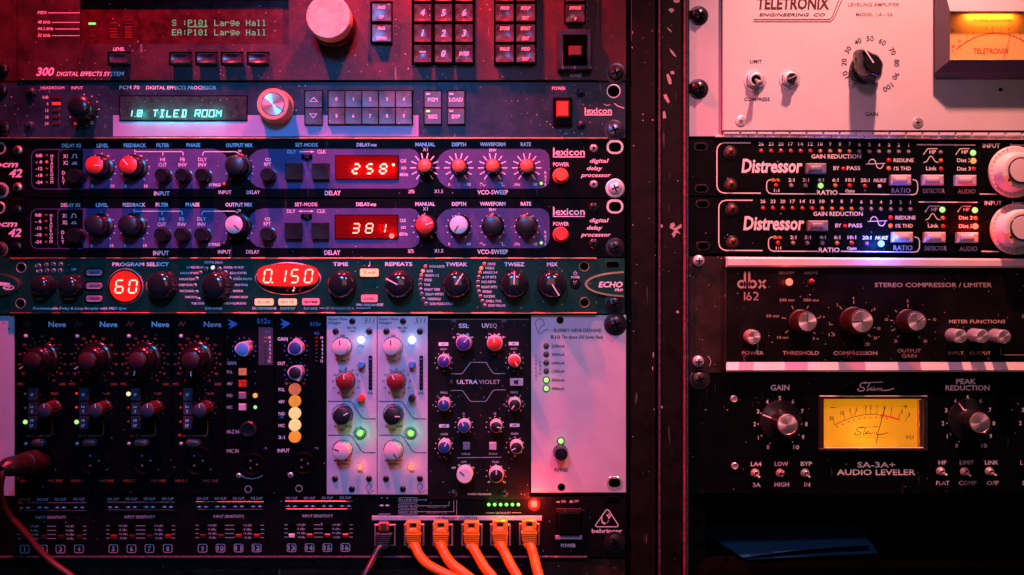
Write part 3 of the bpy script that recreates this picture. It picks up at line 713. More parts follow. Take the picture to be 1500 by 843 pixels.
    u.tt('INPUT', 89, 173, 386, 23, b=0); u.tt('DELAY', 272, 358, 386, 23, b=0)
    u.arc(402, 173, 8, 0, 360, 3.5); u.arc(418, 173, 8, 0, 360, 3.5); u.tt('RPT', 386, 430, 204, 24, b=0); pb(401, 270)
    u.tt('SET-MODE', 588, 735, 78, 23, b=0); u.tt('DLY', 537, 592, 122, 23, b=0); u.tt('CLK', 732, 788, 122, 23, b=0)
    u.ln([(630, 122), (692, 122)], 4); u.fill([(610, 122), (632, 115), (632, 129)], 'print_white'); u.fill([(712, 122), (690, 115), (690, 129)], 'print_white')
    u.box('slide_switch', 628, 140, 698, 172, 0, 1.5, 'void_black', .3); u.box('switch_handle', 646, 144, 680, 168, 1, 7, 'black_plastic', .6)
    u.key(520, 196, 631, 303, 9, 'black_plastic', .3, name='push_button'); u.key(695, 196, 805, 303, 9, 'black_plastic', .3, name='push_button')
    u.tt('DELAY-ms', 987, 1117, 77, 22, b=2)
    u.box('display_bezel', 847, 144, 1260, 304, 0, 1.6, 'void_black', .5); u.box('display_window', 852, 149, 1253, 299, 1.3, 2.2, 'window_red', 0)
    tx = ((983, '2'), (1072, '5' if one else '8'), (1160, '8')) if one else ((985, '3'), (1072, '8'), (1156, '1'))
    for x, c in tx:
        vs, fs = seg7(c, 0, 0, 40 if one else 42, 60, .16, 12.5 if one else 8)
        u._flat('display_characters', 'glow_digit', [u.P(x+a, 233-b) for a, b in vs], fs, 2.6)
        glow(u, x, 233, 5.5, .016 if one else .0045, (1, .02, .008), 3)
    if one: u.disc(1226, 207, 10, 'glow_digit', 2.6, name='display_characters'); glow(u, 1215, 230, 6, .006, (1, .02, .008), 2)
    else: u.disc(1218, 287-4, 17, 'glow_red_hot', 2.6, name='display_characters'); glow(u, 1218, 270, 6, .008, (1, .02, .008), 2)
    u.tt('CLK', 1271, 1312, 182, 20, b=1); u.arc(1286, 228, 7, 0, 360, 3.5); u.arc(1301, 228, 7, 0, 360, 3.5); u.tt('6KHz', 1267, 1322, 270, 20, b=1)
    u.tt('DELAY', 780, 884, 391, 29); u.tt('X.5', 1322, 1363, 381, 23, b=0)
    F()
    u.tt('MANUAL', 37, 165, 75, 23, b=2); u.tt('X1', 86, 118, 107, 22, b=0); u.tt('DEPTH', 275, 367, 75, 23, b=2); u.tt('WAVEFORM', 457, 623, 74, 23, b=2); u.tt('RATE', 722, 790, 74, 23, b=2)
    u.tt('ENV', 518, 564, 112, 18, b=1)
    caps = ['cap_orange']*4 if one else ['cap_red', 'cap_cream', 'cap_black', 'cap_black']
    for n, (x, a) in enumerate(((98, 200), (319, 200), (540, 215), (762, 215))):
        if one:
            u.ticks(x, 224, 58, 95, -145, 145, 12, 7, 'print_white' if True else '')
            u.turn('knob', x, 212, 27, [(12.6, 0), (12.8, 1.5), (11.6, 2.4), (11, 6), (9.6, 25), (9.2, 26.4), (8.8, 27), (0, 27)], 'black_plastic', 40, cap=(9.2, caps[n]), ptr=(a, 9.0, 12.0, 1.3, 'print_white', -12))
        else:
            u.ticks(x, 224, 76, 84, -145, 145, 11, 7); u.ln([(x, 148), (x, 135)], 9)
            a2 = [75, 210, None, None][n]
            u.knob(x, 210, 60, 26, 'black_plastic', (57/4.4375, caps[n]), (a2, 1, 11.5, 1.6, 'print_white' if n == 0 else 'print_black', .9) if a2 else None, skirt=1.22, taper=1.08)
    u.t('0', 257, 335, 18); u.t('10', 385, 335, 18, 22)
    u.ln([(457+i*4, 335-9*math.sin(i*.7)) for i in range(10)], 3.5); u.ln([(585, 325), (603, 325), (603, 344), (620, 344)], 3.5)
    u.tt('.1Hz', 675, 718, 335, 18); u.t('10', 818, 335, 18, 22); u.led(856, 328, 10.5, 'glow_lime', 'black_screw'); u.tv('RATE', 883, 258, 335, 17)
    u.tt('.5', -2, 28, 381, 23, b=0); u.tt('X1.5', 160, 218, 380, 23, b=0); u.tt('VCO-SWEEP', 440, 640, 386, 28)
    u.tt('lexicon', 934, 1139, 124, 44, b=1); u.ln([(932, 156), (1139, 156)], 6); u.ln([(936, 92), (936, 157)], 7, z=.45)
    u.tt('POWER', 933, 1036, 205, 24)
    u.turn('push_button', 985, 270, 18, [(11.5, 0), (11.5, 1.5), (9.6, 1.8), (9.4, 17), (8.8, 18), (0, 18)], 'cap_orange' if one else 'cap_red', 40)
    u.tt('digital', 1171, 1295, 181, 25, i=.25, b=1); u.tt('delay', 1152, 1254, 229, 25, i=.25, b=1); u.tt('processor', 1113, 1308, 274, 25, i=.25, b=1)
    sm = 'steel' if one else 'black_plastic'
    for x, y in ((1198, 98), (1198, 333)): u.screw(x, y, 27 if one else 34, sm, 4.5, kind='hex')
    u.slot(1335, 92, 112, 94, 'steel'); u.screw(1337, 358, 46, 'steel' if one else 'black_screw', 4.5, wash='steel' if one else 'black_screw', name='rack_screw')
    D()
    for x, y in ((109, 112), (107, 353)): u.screw(x, y, 33, 'orange_metal_and_glint' if one else 'black_plastic', 5, ang=10)
    u.tt('pcm', -40, 118, 203, 38, i=.25, b=2); u.tt('42', 58, 145, 262, 50, i=.25, b=2)
    u.slot(-2, 100, 80, 84, 'steel'); u.screw(-2, 372, 38, 'black_screw', 4, wash='steel' if one else 'orange_metal_and_glint', name='rack_screw')
    u.flush()
delay_unit(0); delay_unit(1)

# ================================================================ green echo unit
u = Unit('echo_unit', 'green echo unit with round and oval red number displays and dark knobs', 'echo unit', None, 450, 420, 1)
G_ = lambda: u.T(0, 370, 4.6875); H_ = lambda: u.T(300, 370, 4.6875); I_ = lambda: u.T(600, 370, 4.6875)
u.plate('rack_ear_plate', -30, 378.5, 915, 460, 5, 'green_ear', z=0); chassis(u, 15, 382, 895, 458, -5)
u.plate('front_panel', 14, 379.5, 874, 458, 5, 'green_anodised', z=4)
u.box('top_edge', 14, 377.6, 874, 379.6, 0, 6, 'orange_metal_and_glint', .7); u.box('bottom_edge', 14, 458, 874, 459.6, 0, 5.5, 'orange_metal_and_glint', .6)  # the top ledge's orange highlight is put into its metal colour
Z = 4.3
G_()
for x, y in ((155, 105), (150, 350)): u.hole(x, y, 31, 'steel', rr=1.12).location.y -= 4*S
for k, (x, y) in enumerate(((275, 92), (325, 86), (375, 82), (425, 82), (475, 90), (285, 130), (330, 126), (375, 125), (420, 125), (465, 128))):
    u.led(x, y, 10, 'led_off', 'steel' if k % 5 < 4 else 'black_screw').location.y -= 4*S
u.tt('L', 243, 252, 92, 14, z=Z); u.tt('R', 250, 262, 128, 14, z=Z); u.tt('CLIP', 490, 525, 116, 14, z=Z)
def eknob(x, y, r, a=None):
    r_ = r/4.6875
    prof = [(r_*1.04, 4), (r_*1.04, 6), (r_*.97, 7), (r_*.96, 20), (r_*.90, 25), (r_*.72, 28.5), (r_*.4, 30), (0, 30.4)]
    o = u.turn('knob', x, y, 26, prof, 'gloss_black', 48, smooth=80, flute=(10, .05, 7, 22))
    if a is not None:
        d = Vector((math.sin(math.radians(a)), math.cos(math.radians(a)))); n = Vector((-d.y, d.x))*.85
        q = [tuple(d*r0+n*s_) for r0, s_ in ((0, -1), (r_*.92, -1), (r_*.92, 1), (0, 1))]
        put('pointer', newmesh('pointer', *loftmesh([(q, 28), (q, 31)]), 'print_white'), o)
        for sgn in (-1, 1):
            q = [tuple(d*r0+n*(5.5*sgn+s_)) for r0, s_ in ((-r_*.55, -.5), (r_*.72, -.5), (r_*.72, .5), (-r_*.55, .5))]
            put('grip_ridge', newmesh('grip_ridge', *loftmesh([(q, 22), (q, 29.4)]), 'gloss_black'), o)
    return o
eknob(270, 228, 72); eknob(465, 228, 75)
u.tt('INPUT', 252, 300, 320, 13, z=Z, m='print_grey'); u.tt('OUTPUT', 440, 508, 320, 13, z=Z, m='print_grey')
for y, s_ in ((139, 'SAVE'), (231, 'MODE'), (319, 'TAPE')):
    o = u.box('button_surround', 577, y-31, 708, y+29, 4, 5.5, 'soft_black', .5, r=26); u.box('button_cap', 588, y-22, 698, y+22, 5.4, 9, 'button_grey', .8, r=16)
    u.tt(s_, 618, 680, y, 15, m='print_black', z=9.4); u.ln([(600, y+15), (686, y+15)], 3, 'print_white', 9.4)
u.tt('PROGRAM SELECT', 771, 1160, 82, 24, b=2, z=Z)
def disp(x, y, rx, ry, nm='display'):
    n = 40; E_ = [(x+rx*math.cos(2*math.pi*i/n), y+ry*math.sin(2*math.pi*i/n)) for i in range(n)]
    E2 = [(x+rx*.965*math.cos(2*math.pi*i/n), y+ry*.95*math.sin(2*math.pi*i/n)) for i in range(n)]
    u.solid('display_ring', E_, 4, 7.5, 'steel', 1.2, smooth=60); u.solid('display_well', E2, 7, 8, 'soft_black', 0)
disp(858, 234, 122, 124)
n = 40; u.fill([(858+106*math.cos(2*math.pi*i/n), 232+106*math.sin(2*math.pi*i/n)) for i in range(n)], 'window_red_lit', 8.15, 'display_window')
for x, c in ((820, '6'), (912, '0')):
    vs, fs = seg7(c, 0, 0, 50, 86, .12, 11); u._flat('display_characters', 'glow_digit', [u.P(x+a, 235-b) for a, b in vs], fs, u.out+8.5)
glow(u, 858, 190, 16, .0010, (1, .03, .01), 4)
eknob(1090, 226, 98); 
u.tt('Programmable Delay & Loop Sampler with MIDI Sync', 225, 870, 384, 16, i=.2, z=Z, b=2)
u.T(235, 370, 8.43)
eknob_x = u.T(235, 370, 8.43)
r_ = 175/8.43; o = u.turn('knob', 655, 415, 26, [(r_*1.05, 4), (r_*1.05, 6), (r_*.98, 7), (r_*.96, 20), (r_*.9, 25), (r_*.72, 28.5), (r_*.4, 30), (0, 30.4)], 'gloss_black', 48, smooth=80, flute=(10, .05, 7, 22))
for k, (x, y) in enumerate(((572, 205), (655, 190), (740, 205), (812, 250), (862, 325), (878, 405), (862, 490), (812, 565), (500, 250), (455, 325), (435, 408), (455, 490), (480, 580))):
    u.led(x, y, 17 if k != 1 else 20, 'glow_digit' if k == 1 else 'led_off_red', 'steel').location.y -= 4*S
for s_, x, y, al in (('DIGITAL DELAY', 660, 122, 'C'), ('LO RES DELAY', 535, 185, 'R'), ('ANALOG W/ MOD', 468, 255, 'R'), ('ANALOG ECHO', 422, 330, 'R'), ('SWEEP ECHO', 398, 402, 'R'), ('MULTI-HEAD', 415, 477, 'R'), ('TAPE ECHO', 460, 552, 'R'), ('TUBE ECHO', 540, 630, 'R'),
    ('DIGITAL W/ MOD', 783, 186, 'L'), ('ECHO PLATTER', 858, 256, 'L'), ('STEREO DELAYS', 900, 328, 'L'), ('PING PONG', 920, 402, 'L'), ('REVERSE', 898, 477, 'L'), ('DYNAMIC DELAY', 855, 552, 'L'), ('AUTO-VOLUME ECHO', 780, 630, 'L'), ('LOOP SAMPLER', 658, 692, 'C')):
    u.t(s_, x, y, 26, len(s_)*17.5, al=al, z=Z, b=1)
H_()
disp(570, 180, 228, 113)
u.layer = 1; n = 44; yy = lambda a: 158+76*math.copysign(abs(math.sin(a))**.62, math.sin(a)); xx = lambda a: 570+212*math.copysign(abs(math.cos(a))**.62, math.cos(a))
u.fill([(xx(2*math.pi*i/n), yy(2*math.pi*i/n)) for i in range(n)], 'window_red_lit', 8.15, 'display_window')
for x, c in ((432, '0'), (530, '1'), (618, '5'), (713, '0')):
    vs, fs = seg7(c, 0, 0, 48, 88, .14, 10.5); u._flat('display_characters', 'glow_digit', [u.P(x+a, 163-b) for a, b in vs], fs, u.out+8.5)
u.disc(463, 207, 6, 'glow_digit', 8.5, name='display_characters')
for x, m in ((570, 'cap_darkred'), (612, 'glow_digit'), (655, 'cap_darkred')):
    u.disc(x-4, 262, 6, m, 8.5, name='display_characters'); u.ln([(x, 262), (x, 238), (x+9, 248)], 3.5, m, 8.5, name='display_characters')
u.layer = 0; glow(u, 470, 130, 18, .0010, (1, .03, .01), 5); glow(u, 670, 130, 18, .0010, (1, .03, .01), 5)
def pill(x0, x1, y0, y1, m, s_, lm='print_maroon'):
    u.box('button_surround', x0-4, y0-4, x1+4, y1+4, 4, 5, 'soft_black', .3, r=14); u.box('pill_button', x0, y0, x1, y1, 4.8, 9, m, .8, r=11)
    u.tt(s_, x0+(x1-x0)*.16, x1-(x1-x0)*.14, (y0+y1)/2, (y1-y0)*.32, m=lm, z=9.3)
pill(341, 468, 318, 365, 'glow_button', 'SECOND'); pill(504, 629, 318, 365, 'glow_button', 'NOTE'); pill(667, 786, 316, 365, 'glow_button_pink', 'BPM'); pill(1065, 1192, 113, 167, 'glow_button', 'TAP'); pill(1072, 1186, 292, 343, 'glow_button_pink', 'GLOBAL')  # BPM is unlit; its pink brightness is put in as emission
glow(u, 400, 340, 14, .0002, (1, .35, .12), 3); glow(u, 566, 340, 14, .0002, (1, .35, .12), 3); glow(u, 1128, 140, 14, .00035, (1, .35, .12), 3)
u.tt('RECORD/OVERDUB', 325, 490, 384, 17, i=.15, z=Z, b=1); u.tt('PLAY/STOP', 518, 620, 384, 17, i=.15, z=Z, b=1); u.tt('PLAY ONCE', 680, 775, 384, 17, i=.15, z=Z, b=1)
u.ln([(785, 383), (825, 383)], 3, z=Z); u.ln([(1040, 383), (1134, 383), (1134, 374)], 3, z=Z); u.tt('SET EXPRESSION PEDAL', 832, 1028, 384, 16, z=Z, b=0, m='print_grey'); u.tt('HALF SPEED/REVERSE', 1040, 1224, 359, 17, i=.15, z=Z, b=1)
u.tt('TIME', 880, 984, 80, 25, b=2, z=Z); u.tt('REPEATS', 1238, 1425, 80, 25, b=2, z=Z); u.disc(1128, 92, 6, 'print_white', Z, 8); u.ln([(1133, 92), (1133, 60)], 3.5, z=Z)
eknob(928, 222, 95); eknob(1325, 222, 95, -62)
I_()
for col, labs in ((((110, 97), (93, 128), (82, 158), (77, 190), (75, 222), (78, 255), (85, 287), (97, 320), (115, 353)), ('WOW & FLTR', 'BASS', 'HEADS 1-2', 'SPEED', 'TONE', 'RIGHT TIME', 'DELAY OFFSET', 'THRESHOLD', 'ECHO MODULATION')),
                  (((513, 80), (493, 108), (483, 138), (475, 170), (470, 203), (470, 238), (477, 270), (487, 302), (500, 335), (517, 365)), ('DRIVE', 'TREBLE', 'HEADS 3-4', '# OF BITS', 'MOD DEPTH', 'RIGHT RPTS', 'SPREAD', 'DUCKING', 'SWELL TIME', 'ECHO VOLUME'))):
    for k, ((x, y), s_) in enumerate(zip(col, labs)):
        u.led(x, y, 9 if k != 1 else 13, 'glow_red' if k == 1 else ('glow_red_mid' if k in (0, 2) else 'led_off_red'), None if k == 1 else 'steel').location.y -= 4*S
        u.t(s_, x+24, y, 16, len(s_)*10.6, al='L', z=Z, b=1)
        if k == 1: glow(u, x, y, 13, .00022, (1, .02, .01), 2)
u.tt('TWEAK', 247, 398, 82, 25, b=2, z=Z); u.tt('TWEEZ', 650, 788, 82, 25, b=2, z=Z); u.tt('MIX', 943, 1018, 82, 25, b=2, z=Z)
eknob(318, 222, 97, 33); eknob(717, 220, 97, 2); eknob(978, 220, 97, 148)
u.arc(1138, 143, 11, 35, 325, 3, z=Z); u.ln([(1138, 126), (1138, 142)], 3, z=Z); u.tt('POWER', 1111, 1168, 171, 16, z=Z)
u.led(1137, 218, 25, 'gloss_black', 'soft_black').location.y -= 4*S
for x, y in ((1197, 97), (1200, 343)): u.hole(x, y, 31, 'orange_metal_and_glint', rr=1.1).location.y -= 4*S
u.slot(1395, 85, 120, 60, 'green_ear'); u.screw(1408, 355, 52, 'black_screw', 5, wash='black_screw', name='rack_screw')
def badge(cx, sgn):
    n = 36; E_ = [(cx+sgn*290*math.cos(2*math.pi*i/n)*-1, 218+88*math.sin(2*math.pi*i/n)) for i in range(n)]
    E2 = [(cx+sgn*272*math.cos(2*math.pi*i/n)*-1, 218+76*math.sin(2*math.pi*i/n)) for i in range(n)]
    f = lambda p: [(min(max(a, lo), hi), b) for a, b in p]
    lo, hi = (-999, 1470) if sgn > 0 else (-60, 9999)
    u.solid('badge_rim', f(E_), 4, 6.5, 'orange_metal_and_glint', 0); u.solid('badge_face', f(E2), 6, 7, 'green_ear', 0)
badge(1492, 1)
u.tt('ECHO', 1297, 1464, 221, 36, i=.2, b=2, z=7.3); u.tt('PRO', 1408, 1466, 258, 17, i=.2, b=2, z=7.3)
G_(); u.T(0, 370, 4.6875); badge(-150, -1); 
u.fill([(-60, 200), (-20, 200), (70, 212), (62, 228), (-60, 228)], 'print_white', 7.3); u.arc(58, 242, 36, 0, 360, 6, z=7.3, ry=14); u.arc(48, 240, 20, 0, 360, 5, z=7.3, ry=7)
u.flush()
# ================================================================ module rack with lilac end panel
def sig(u, x, y, s, m='print_black', z=.3, w=3):      # looping R of the maker's mark
    u.ln([(x-2*s, y+3*s), (x-3.5*s, y-2*s), (x-1.5*s, y-4.5*s), (x+1.5*s, y-3.5*s), (x+2*s, y-1*s), (x-.5*s, y+1*s), (x-1.5*s, y+4.2*s), (x-.2*s, y+4.4*s), (x+2.2*s, y+2.6*s), (x+4.4*s, y+1.8*s)], w, m, z)
u = Unit('module_rack', 'lilac ended module rack with green current lights and one black power knob', 'module rack', None, 450, 592, -2)
u.T(0, 0, 1)
u.box('rack_ear', -30, 463, 20, 727, -4, 0, 'lilac_aluminium', .6); u.box('end_panel', 778, 462, 917, 722, -4, 0, 'lilac_aluminium', .6)
u.box('module_bay', 20, 461, 779, 728, -60, -10, 'void_black', 0); u.box('top_bar', 20, 459.8, 779, 463, -12, -3, 'soft_black', .4)
u.disc(13, 482, 1.4, 'print_black', .3, 8, 'worn_spot'); u.disc(5, 473, .7, 'print_black', .3, 8, 'worn_spot')
u.T(600, 455, 4.0156)
sig(u, 772, 92, 10, w=3.5)
for x, y, r in ((885, 57, 17),): u.hole(x, y, r, 'black_screw')
u.screw(1213, 82, 50, 'black_screw', 6, wash='black_screw', name='rack_screw')
u.tt('RUPERT NEVE DESIGNS', 848, 1126, 117, 18, m='print_black', b=1); u.tt('R10', 832, 884, 157, 20, m='print_black', b=2); u.tt('Ten Space 500 Series Rack', 895, 1140, 156, 18, m='print_black', i=.2, b=1)
for y, s_, on in ((210, '2400mA', 0), (259, '2000mA', 0), (309, '1600mA', 0), (358, '1200mA', 0), (410, '800mA', 1), (460, '400mA', 1)):
    u.led(804, y, 12 if not on else 15, 'glow_lime' if on else 'led_off', 'black_screw' if not on else 'cap_black'); u.t(s_, 836, y, 16, 76, m='print_black', al='L', b=1)
    if on: glow(u, 804, y, 9, .00030, (.35, 1, .15), 1.5)
u.tv('CURRENT', 745, 272, 408, 14, m='print_black', b=0); u.tv('DRAW', 768, 306, 373, 14, m='print_black', b=0)
u.led(890, 769, 16, 'glow_lime', 'black_screw'); glow(u, 890, 769, 9, .0003, (.35, 1, .15), 1.5)
u.T(600, 640, 4.153)
u.turn('power_knob', 922, 108, 22, [(10.6, 0), (11.2, 1), (10.6, 2), (10.2, 19), (9, 21.5), (6, 22), (0, 22)], 'gloss_black', 40)
u.tt('POWER', 880, 964, 203, 21, m='print_black', b=1); u.hole(923, 307, 18, 'black_screw'); u.slot(1247, 281, 100, 78, 'chrome')
u.flush()

def module(lab, cat, group, x0, x1, m, y0=463, y1=725):
    u = Unit('preamp_module', lab, cat, group, (x0+x1)/2, 594, 0); u.T(0, 0, 1)
    u.box('front_panel', x0, y0, x1, y1, -4, 0, m, .6); chassis(u, x0+2, y0+3, x1-2, y1-3, -4, 60); return u
GN = 'dark upright preamp modules with maroon knobs'
labs = ['dark preamp module with the orange cable plugged into its round socket', 'dark preamp module with green lit light, its round socket empty',
        'dark preamp module with lit yellow light beside its top grey button', 'dark maroon knob preamp module without any green or yellow light']
for i in range(4):
    u = module(labs[i], 'preamp', GN, 22.5+i*76.6, 98+i*76.6, 'soft_black')
    dx = [0, 75.2, 151.2, 227.6][i]
    u.T(0, 455, 4.0156, dx*4.0156)
    u.ln([(137, 92), (152, 66), (160, 92), (176, 70)], 9, 'print_maroon' if i < 2 else 'print_red')
    u.tt('Neve', 285, 388, 82, 30, b=1, m='print_white' if i < 3 else 'print_grey')
    u.led(150, 152, 12, 'led_off_white' if i < 3 else 'cap_pink', h=2)
    cx, cy = 248, 292
    u.dots(cx, cy, 112, -160, 160, 22, 5, 'print_rust' if i < 3 else 'print_red')
    for k, s_ in enumerate(('50', '55', '60', '65', '70', '75', '80', '20', '15', '10', '5', '0', '-5')):
        a = math.radians(-150+k*25); u.t(s_, cx+138*math.sin(a)*.98, cy-138*math.cos(a), 12, 19, m='print_rust', b=1)
    u.tt('MIC', 103, 140, 433, 14, m='print_rust'); u.tt('LINE', 350, 386, 434, 14, m='print_rust'); u.tt('TRIM', 295, 342, 490, 13, m='print_rust', b=1)
    ang = [238, 237, 195, 180][i]; kx = [185, 207, 197, 204][i]
    o = u.turn('knob', kx, 296, 34, [(24.5, 0), (24.5, 2.5), (22.8, 4.2), (19, 5), (18.6, 8), (19.2, 12), (18.8, 18), (15.5, 20), (14.2, 22), (14.4, 31), (13.6, 33.4), (12.3, 34), (0, 34)], 'wine_knob', 56, cap=(12.2, ['cap_maroon', 'cap_wine', 'cap_wine', 'cap_maroon'][i]))
    d = Vector((math.sin(math.radians(ang)), math.cos(math.radians(ang)))); n = Vector((-d.y, d.x))
    q = [tuple(d*11-n*3.0), tuple(d*22.5-n*1.5), tuple(d*22.5+n*1.5), tuple(d*11+n*3.0)]; put('pointer_wing', newmesh('pointer_wing', *loftmesh([(q, 21), (q, 30)]), 'gloss_black'), o)
    q = [tuple(d*14-n*.55), tuple(d*22.5-n*.55), tuple(d*22.5+n*.55), tuple(d*14+n*.55)]; put('pointer', newmesh('pointer', *loftmesh([(q, 29), (q, 30.6)]), 'print_white'), o)
    for y0, y1, a, b in ((460, 532, 'Ø', None), (541, 616, 'Lo', 'Z'), (623, 700, 'HI', 'LP')):
        u.key(163, y0, 212, y1, 7, 'key_dark', .4, labels=[(a, .35 if b else 0, 15, None, 0)]+([(b, -.4, 15, None, 0)] if b else []))
    st = [('led_off_orange', 'led_off_orange', 'glow_lime'), ('led_off_orange', 'led_off_orange', 'glow_lime'), ('glow_yellow', 'glow_red_dim', 'led_off'), ('glow_red_dim', 'glow_red_dim', 'led_off_red')][i]  # last module: red reflections on its lights are put into these colours
    for y, m_ in zip((492, 574, 657), st): u.led(147, y, 13 if 'glow_l' in m_ or 'yellow' in m_ else 9, m_, h=2)
    if i == 3: u.led(141, 738, 10, 'led_off_red', h=2)
    u.turn('trim_knob', 260, 588, 31, [(11.5, 0), (11.5, 2), (10.8, 3), (10.4, 26), (10.0, 30.2), (9.2, 31), (0, 31)], 'trim_red', 64, flute=(14, .12, 2.9, 29), cap=(9.9, 'key_dark'), ptr=(0, 4, 9.4, 1.2, 'print_white', .8))
    u.dots(290, 580, 68, -140, 140, 11, 3, 'print_rust')
    u.ln([(308, 645), (308, 722), (296, 738), (215, 738)], 4, 'print_rust'); u.tt('HI Z', 160, 205, 738, 11, m='print_rust', b=1)
    # socket
    o = u.turn('socket_ring', 244, 885, 5, [(22.6, 0), (22.6, 2), (21, 4.5), (19.4, 5), (18.2, 3.6), (18, .8), (0, .6)], 'soft_black', 56)
    put('socket_core', newmesh('socket_core', *lathe([(11, .6), (11, 3.2), (10, 4), (6.5, 4), (6, .9), (0, .9)], 32), 'soft_black', 40), o)
    for a in (90, 210, 330):
        put('contact', newmesh('contact', *lathe([(1.2, 1.0), (1.2, 4.3), (0, 4.4)], 10), 'steel', 40), o, (8.2*S*math.sin(math.radians(a)), 0, 8.2*S*math.cos(math.radians(a))))
    u.solid('latch', rrect(176, 760, 258, 806, 20), 0, 9, 'latch_metal', 2.2, smooth=50); u.tt('NEU', 192, 240, 783, 16, m='print_black', z=9.3, b=1)
    u.led(150, 785, 11, 'steel', h=1.2); u.screw(318, 935, 9, 'steel', 1.5)
    u.tt('MIC/LINE', 192, 286, 955, 14, m='print_rust', b=1); u.tt('HI/LO Z', 118, 190, 1002, 14, m='print_rust'); u.tt('MIC PRE', 282, 368, 1003, 14, m='print_rust')
    u.flush()

# ---- module with square buttons, module with five lit round buttons
u = module('black preamp module with four small square buttons and a blue capped knob', 'preamp', None, 329, 402, 'soft_black')
u.T(300, 455, 4.0156)
def apilogo(x, y):
    u.fill([(x-28, y-30), (x+28, y-6), (x+28, y+6), (x-20, y+30), (x-6, y+10), (x-26, y+4), (x-8, y-8)], 'print_blue')
apilogo(160, 80)
u.tt('512c', 307, 386, 63, 27, m='print_blue', b=1); u.box('meter_window', 316, 100, 400, 322, 0, .8, 'button_dark' if 'button_dark' in M else 'plug_grey', .2)
u.tt('VU', 352, 382, 127, 18, m='print_blue', z=1.1)
for k, s_ in enumerate(('18', '6', '3', '0', '3', '6', '12')):
    y = 160+k*23; u.t(s_, 388, y, 15, None, al='R', z=1.1); u.box('indicator_light', 350, y-3, 364, y+3, .6, 1.3, 'led_off_orange' if k < 2 else 'led_off', 0)
def apiknob(x, y, capm, ang, r=46):
    r_ = r/4.0156; pts = []
    n = 72; a0 = math.radians(ang)
    for k in range(n):
        a = 2*math.pi*k/n; d = (a-a0+math.pi) % (2*math.pi)-math.pi
        rr = r_*(.90+.30*math.exp(-(d/.28)**2)+.11*math.exp(-((abs(d)-2.1)/.32)**2))
        pts.append((rr*math.sin(a), rr*math.cos(a)))
    px, py = u.P(x, y); h = 20; f = (DP-h)/DP
    base = Vector(((px-750)*S*f, 0, (421.5-py)*S*f))-u.o
    o = put('knob', newmesh('knob', *loftmesh([(pts, 0), (pts, h-1), (inset(pts, .8), h)]), 'button_pale', 30), u.root, base)
    put('cap', newmesh('cap', *lathe([(r_*.76, h-.1), (r_*.76, h+.5), (r_*.70, h+.9), (0, h+.9)], 36), capm, 40), o)
apiknob(220, 228, 'cap_lightblue', 35); u.dots(232, 228, 68, -150, 150, 13, 4.5, 'print_blue')
u.tt('GAIN', 132, 184, 310, 19, m='print_grey')
for y, s_, m_, lm in ((362, 'POL', 'glow_salmon', None), (431, '48V', 'cap_red', None), (501, 'PAD', 'button_grey', 'glow_orange'), (570, 'MIC', 'button_pale', 'glow_green')):
    u.tt(s_, 130, 163, y, 17, m='print_grey'); u.box('square_button', 194, y-24, 241, y+24, 0, 2, 'void_black', .3); u.box('button_cap', 198, y-20, 238, y+20, 1, 8, m_, .8)
    if lm: u.led(296, y, 14 if lm == 'glow_orange' else 10, lm, 'black_screw')
    else: u.led(296, y, 6, 'led_off')
glow(u, 296, 501, 10, .0006, (1, .30, .06), 2)
u.tt('HI-Z IN', 130, 202, 714, 20, m='print_grey')
u.turn('jack_socket', 252, 702, 4, [(12.4, 0), (12.4, 2), (11, 3.6), (8.6, 4), (8, 1), (0, .8)], 'black_screw', 40); u.tt('MIC IN', 130, 200, 827, 20, m='print_grey')
def xlr(u, x, y, sx, sy, ch):
    o = u.turn('socket_ring', x, y, 5, [(17.5, 0), (17.5, 2), (16, 4.5), (14.8, 5), (13.4, 3.6), (13, .8), (0, .6)], 'soft_black', 48)
    put('socket_core', newmesh('socket_core', *lathe([(8.5, .6), (8.5, 3.2), (7.6, 4), (4.5, 4), (4, .9), (0, .9)], 32), 'soft_black', 40), o)
    for a in (90, 210, 330): put('contact', newmesh('contact', *lathe([(1.1, 1.0), (1.1, 4.3), (0, 4.4)], 10), 'steel', 40), o, (6.2*S*math.sin(math.radians(a)), 0, 6.2*S*math.cos(math.radians(a))))
    return o
u.T(300, 640, 4.153); xlr(u, 290, 170, 0, 0, 0); u.screw(205, 238, 16, 'steel', 2.5); u.screw(366, 80, 15, 'black_screw', 2.5); u.hole(264, 320, 17, 'steel')
u.ln([(215, 232), (245, 250), (285, 257), (325, 250), (352, 235)], 5, 'steel', 1.2, name='socket_lip'); u.flush()

u = module('black preamp module with a column of five glowing round buttons from pink to yellow', 'preamp', None, 403, 477, 'soft_black')
u.T(300, 455, 4.0156); apilogo(470, 78)
u.tt('512v', 618, 683, 80, 20, m='print_blue', b=1); u.tt('VU', 642, 672, 135, 17, m='print_blue')
for k, s_ in enumerate(('18', '6', '3', '0', '3', '6', '12')):
    y = 160+k*23; u.t(s_, 696, y, 15, None, al='R'); u.box('indicator_light', 651, y-4, 664, y+4, 0, .8, 'led_off_red' if k < 3 else 'led_off', 0)
for s_, y in (('GAIN', 168), ('OUT', 312)): u.tt(s_, 428, 428+len(s_)*15, y, 19)
apiknob(530, 222, 'cap_blue', 0); u.dots(536, 225, 68, -150, 150, 13, 4.5, 'print_blue'); apiknob(530, 368, 'cap_black', 155); u.dots(536, 368, 68, -150, 150, 13, 4.5, 'print_blue')
u.t('00', 481, 429, 13, 20, m='cap_red'); u.t('0', 583, 429, 13, m='cap_red')
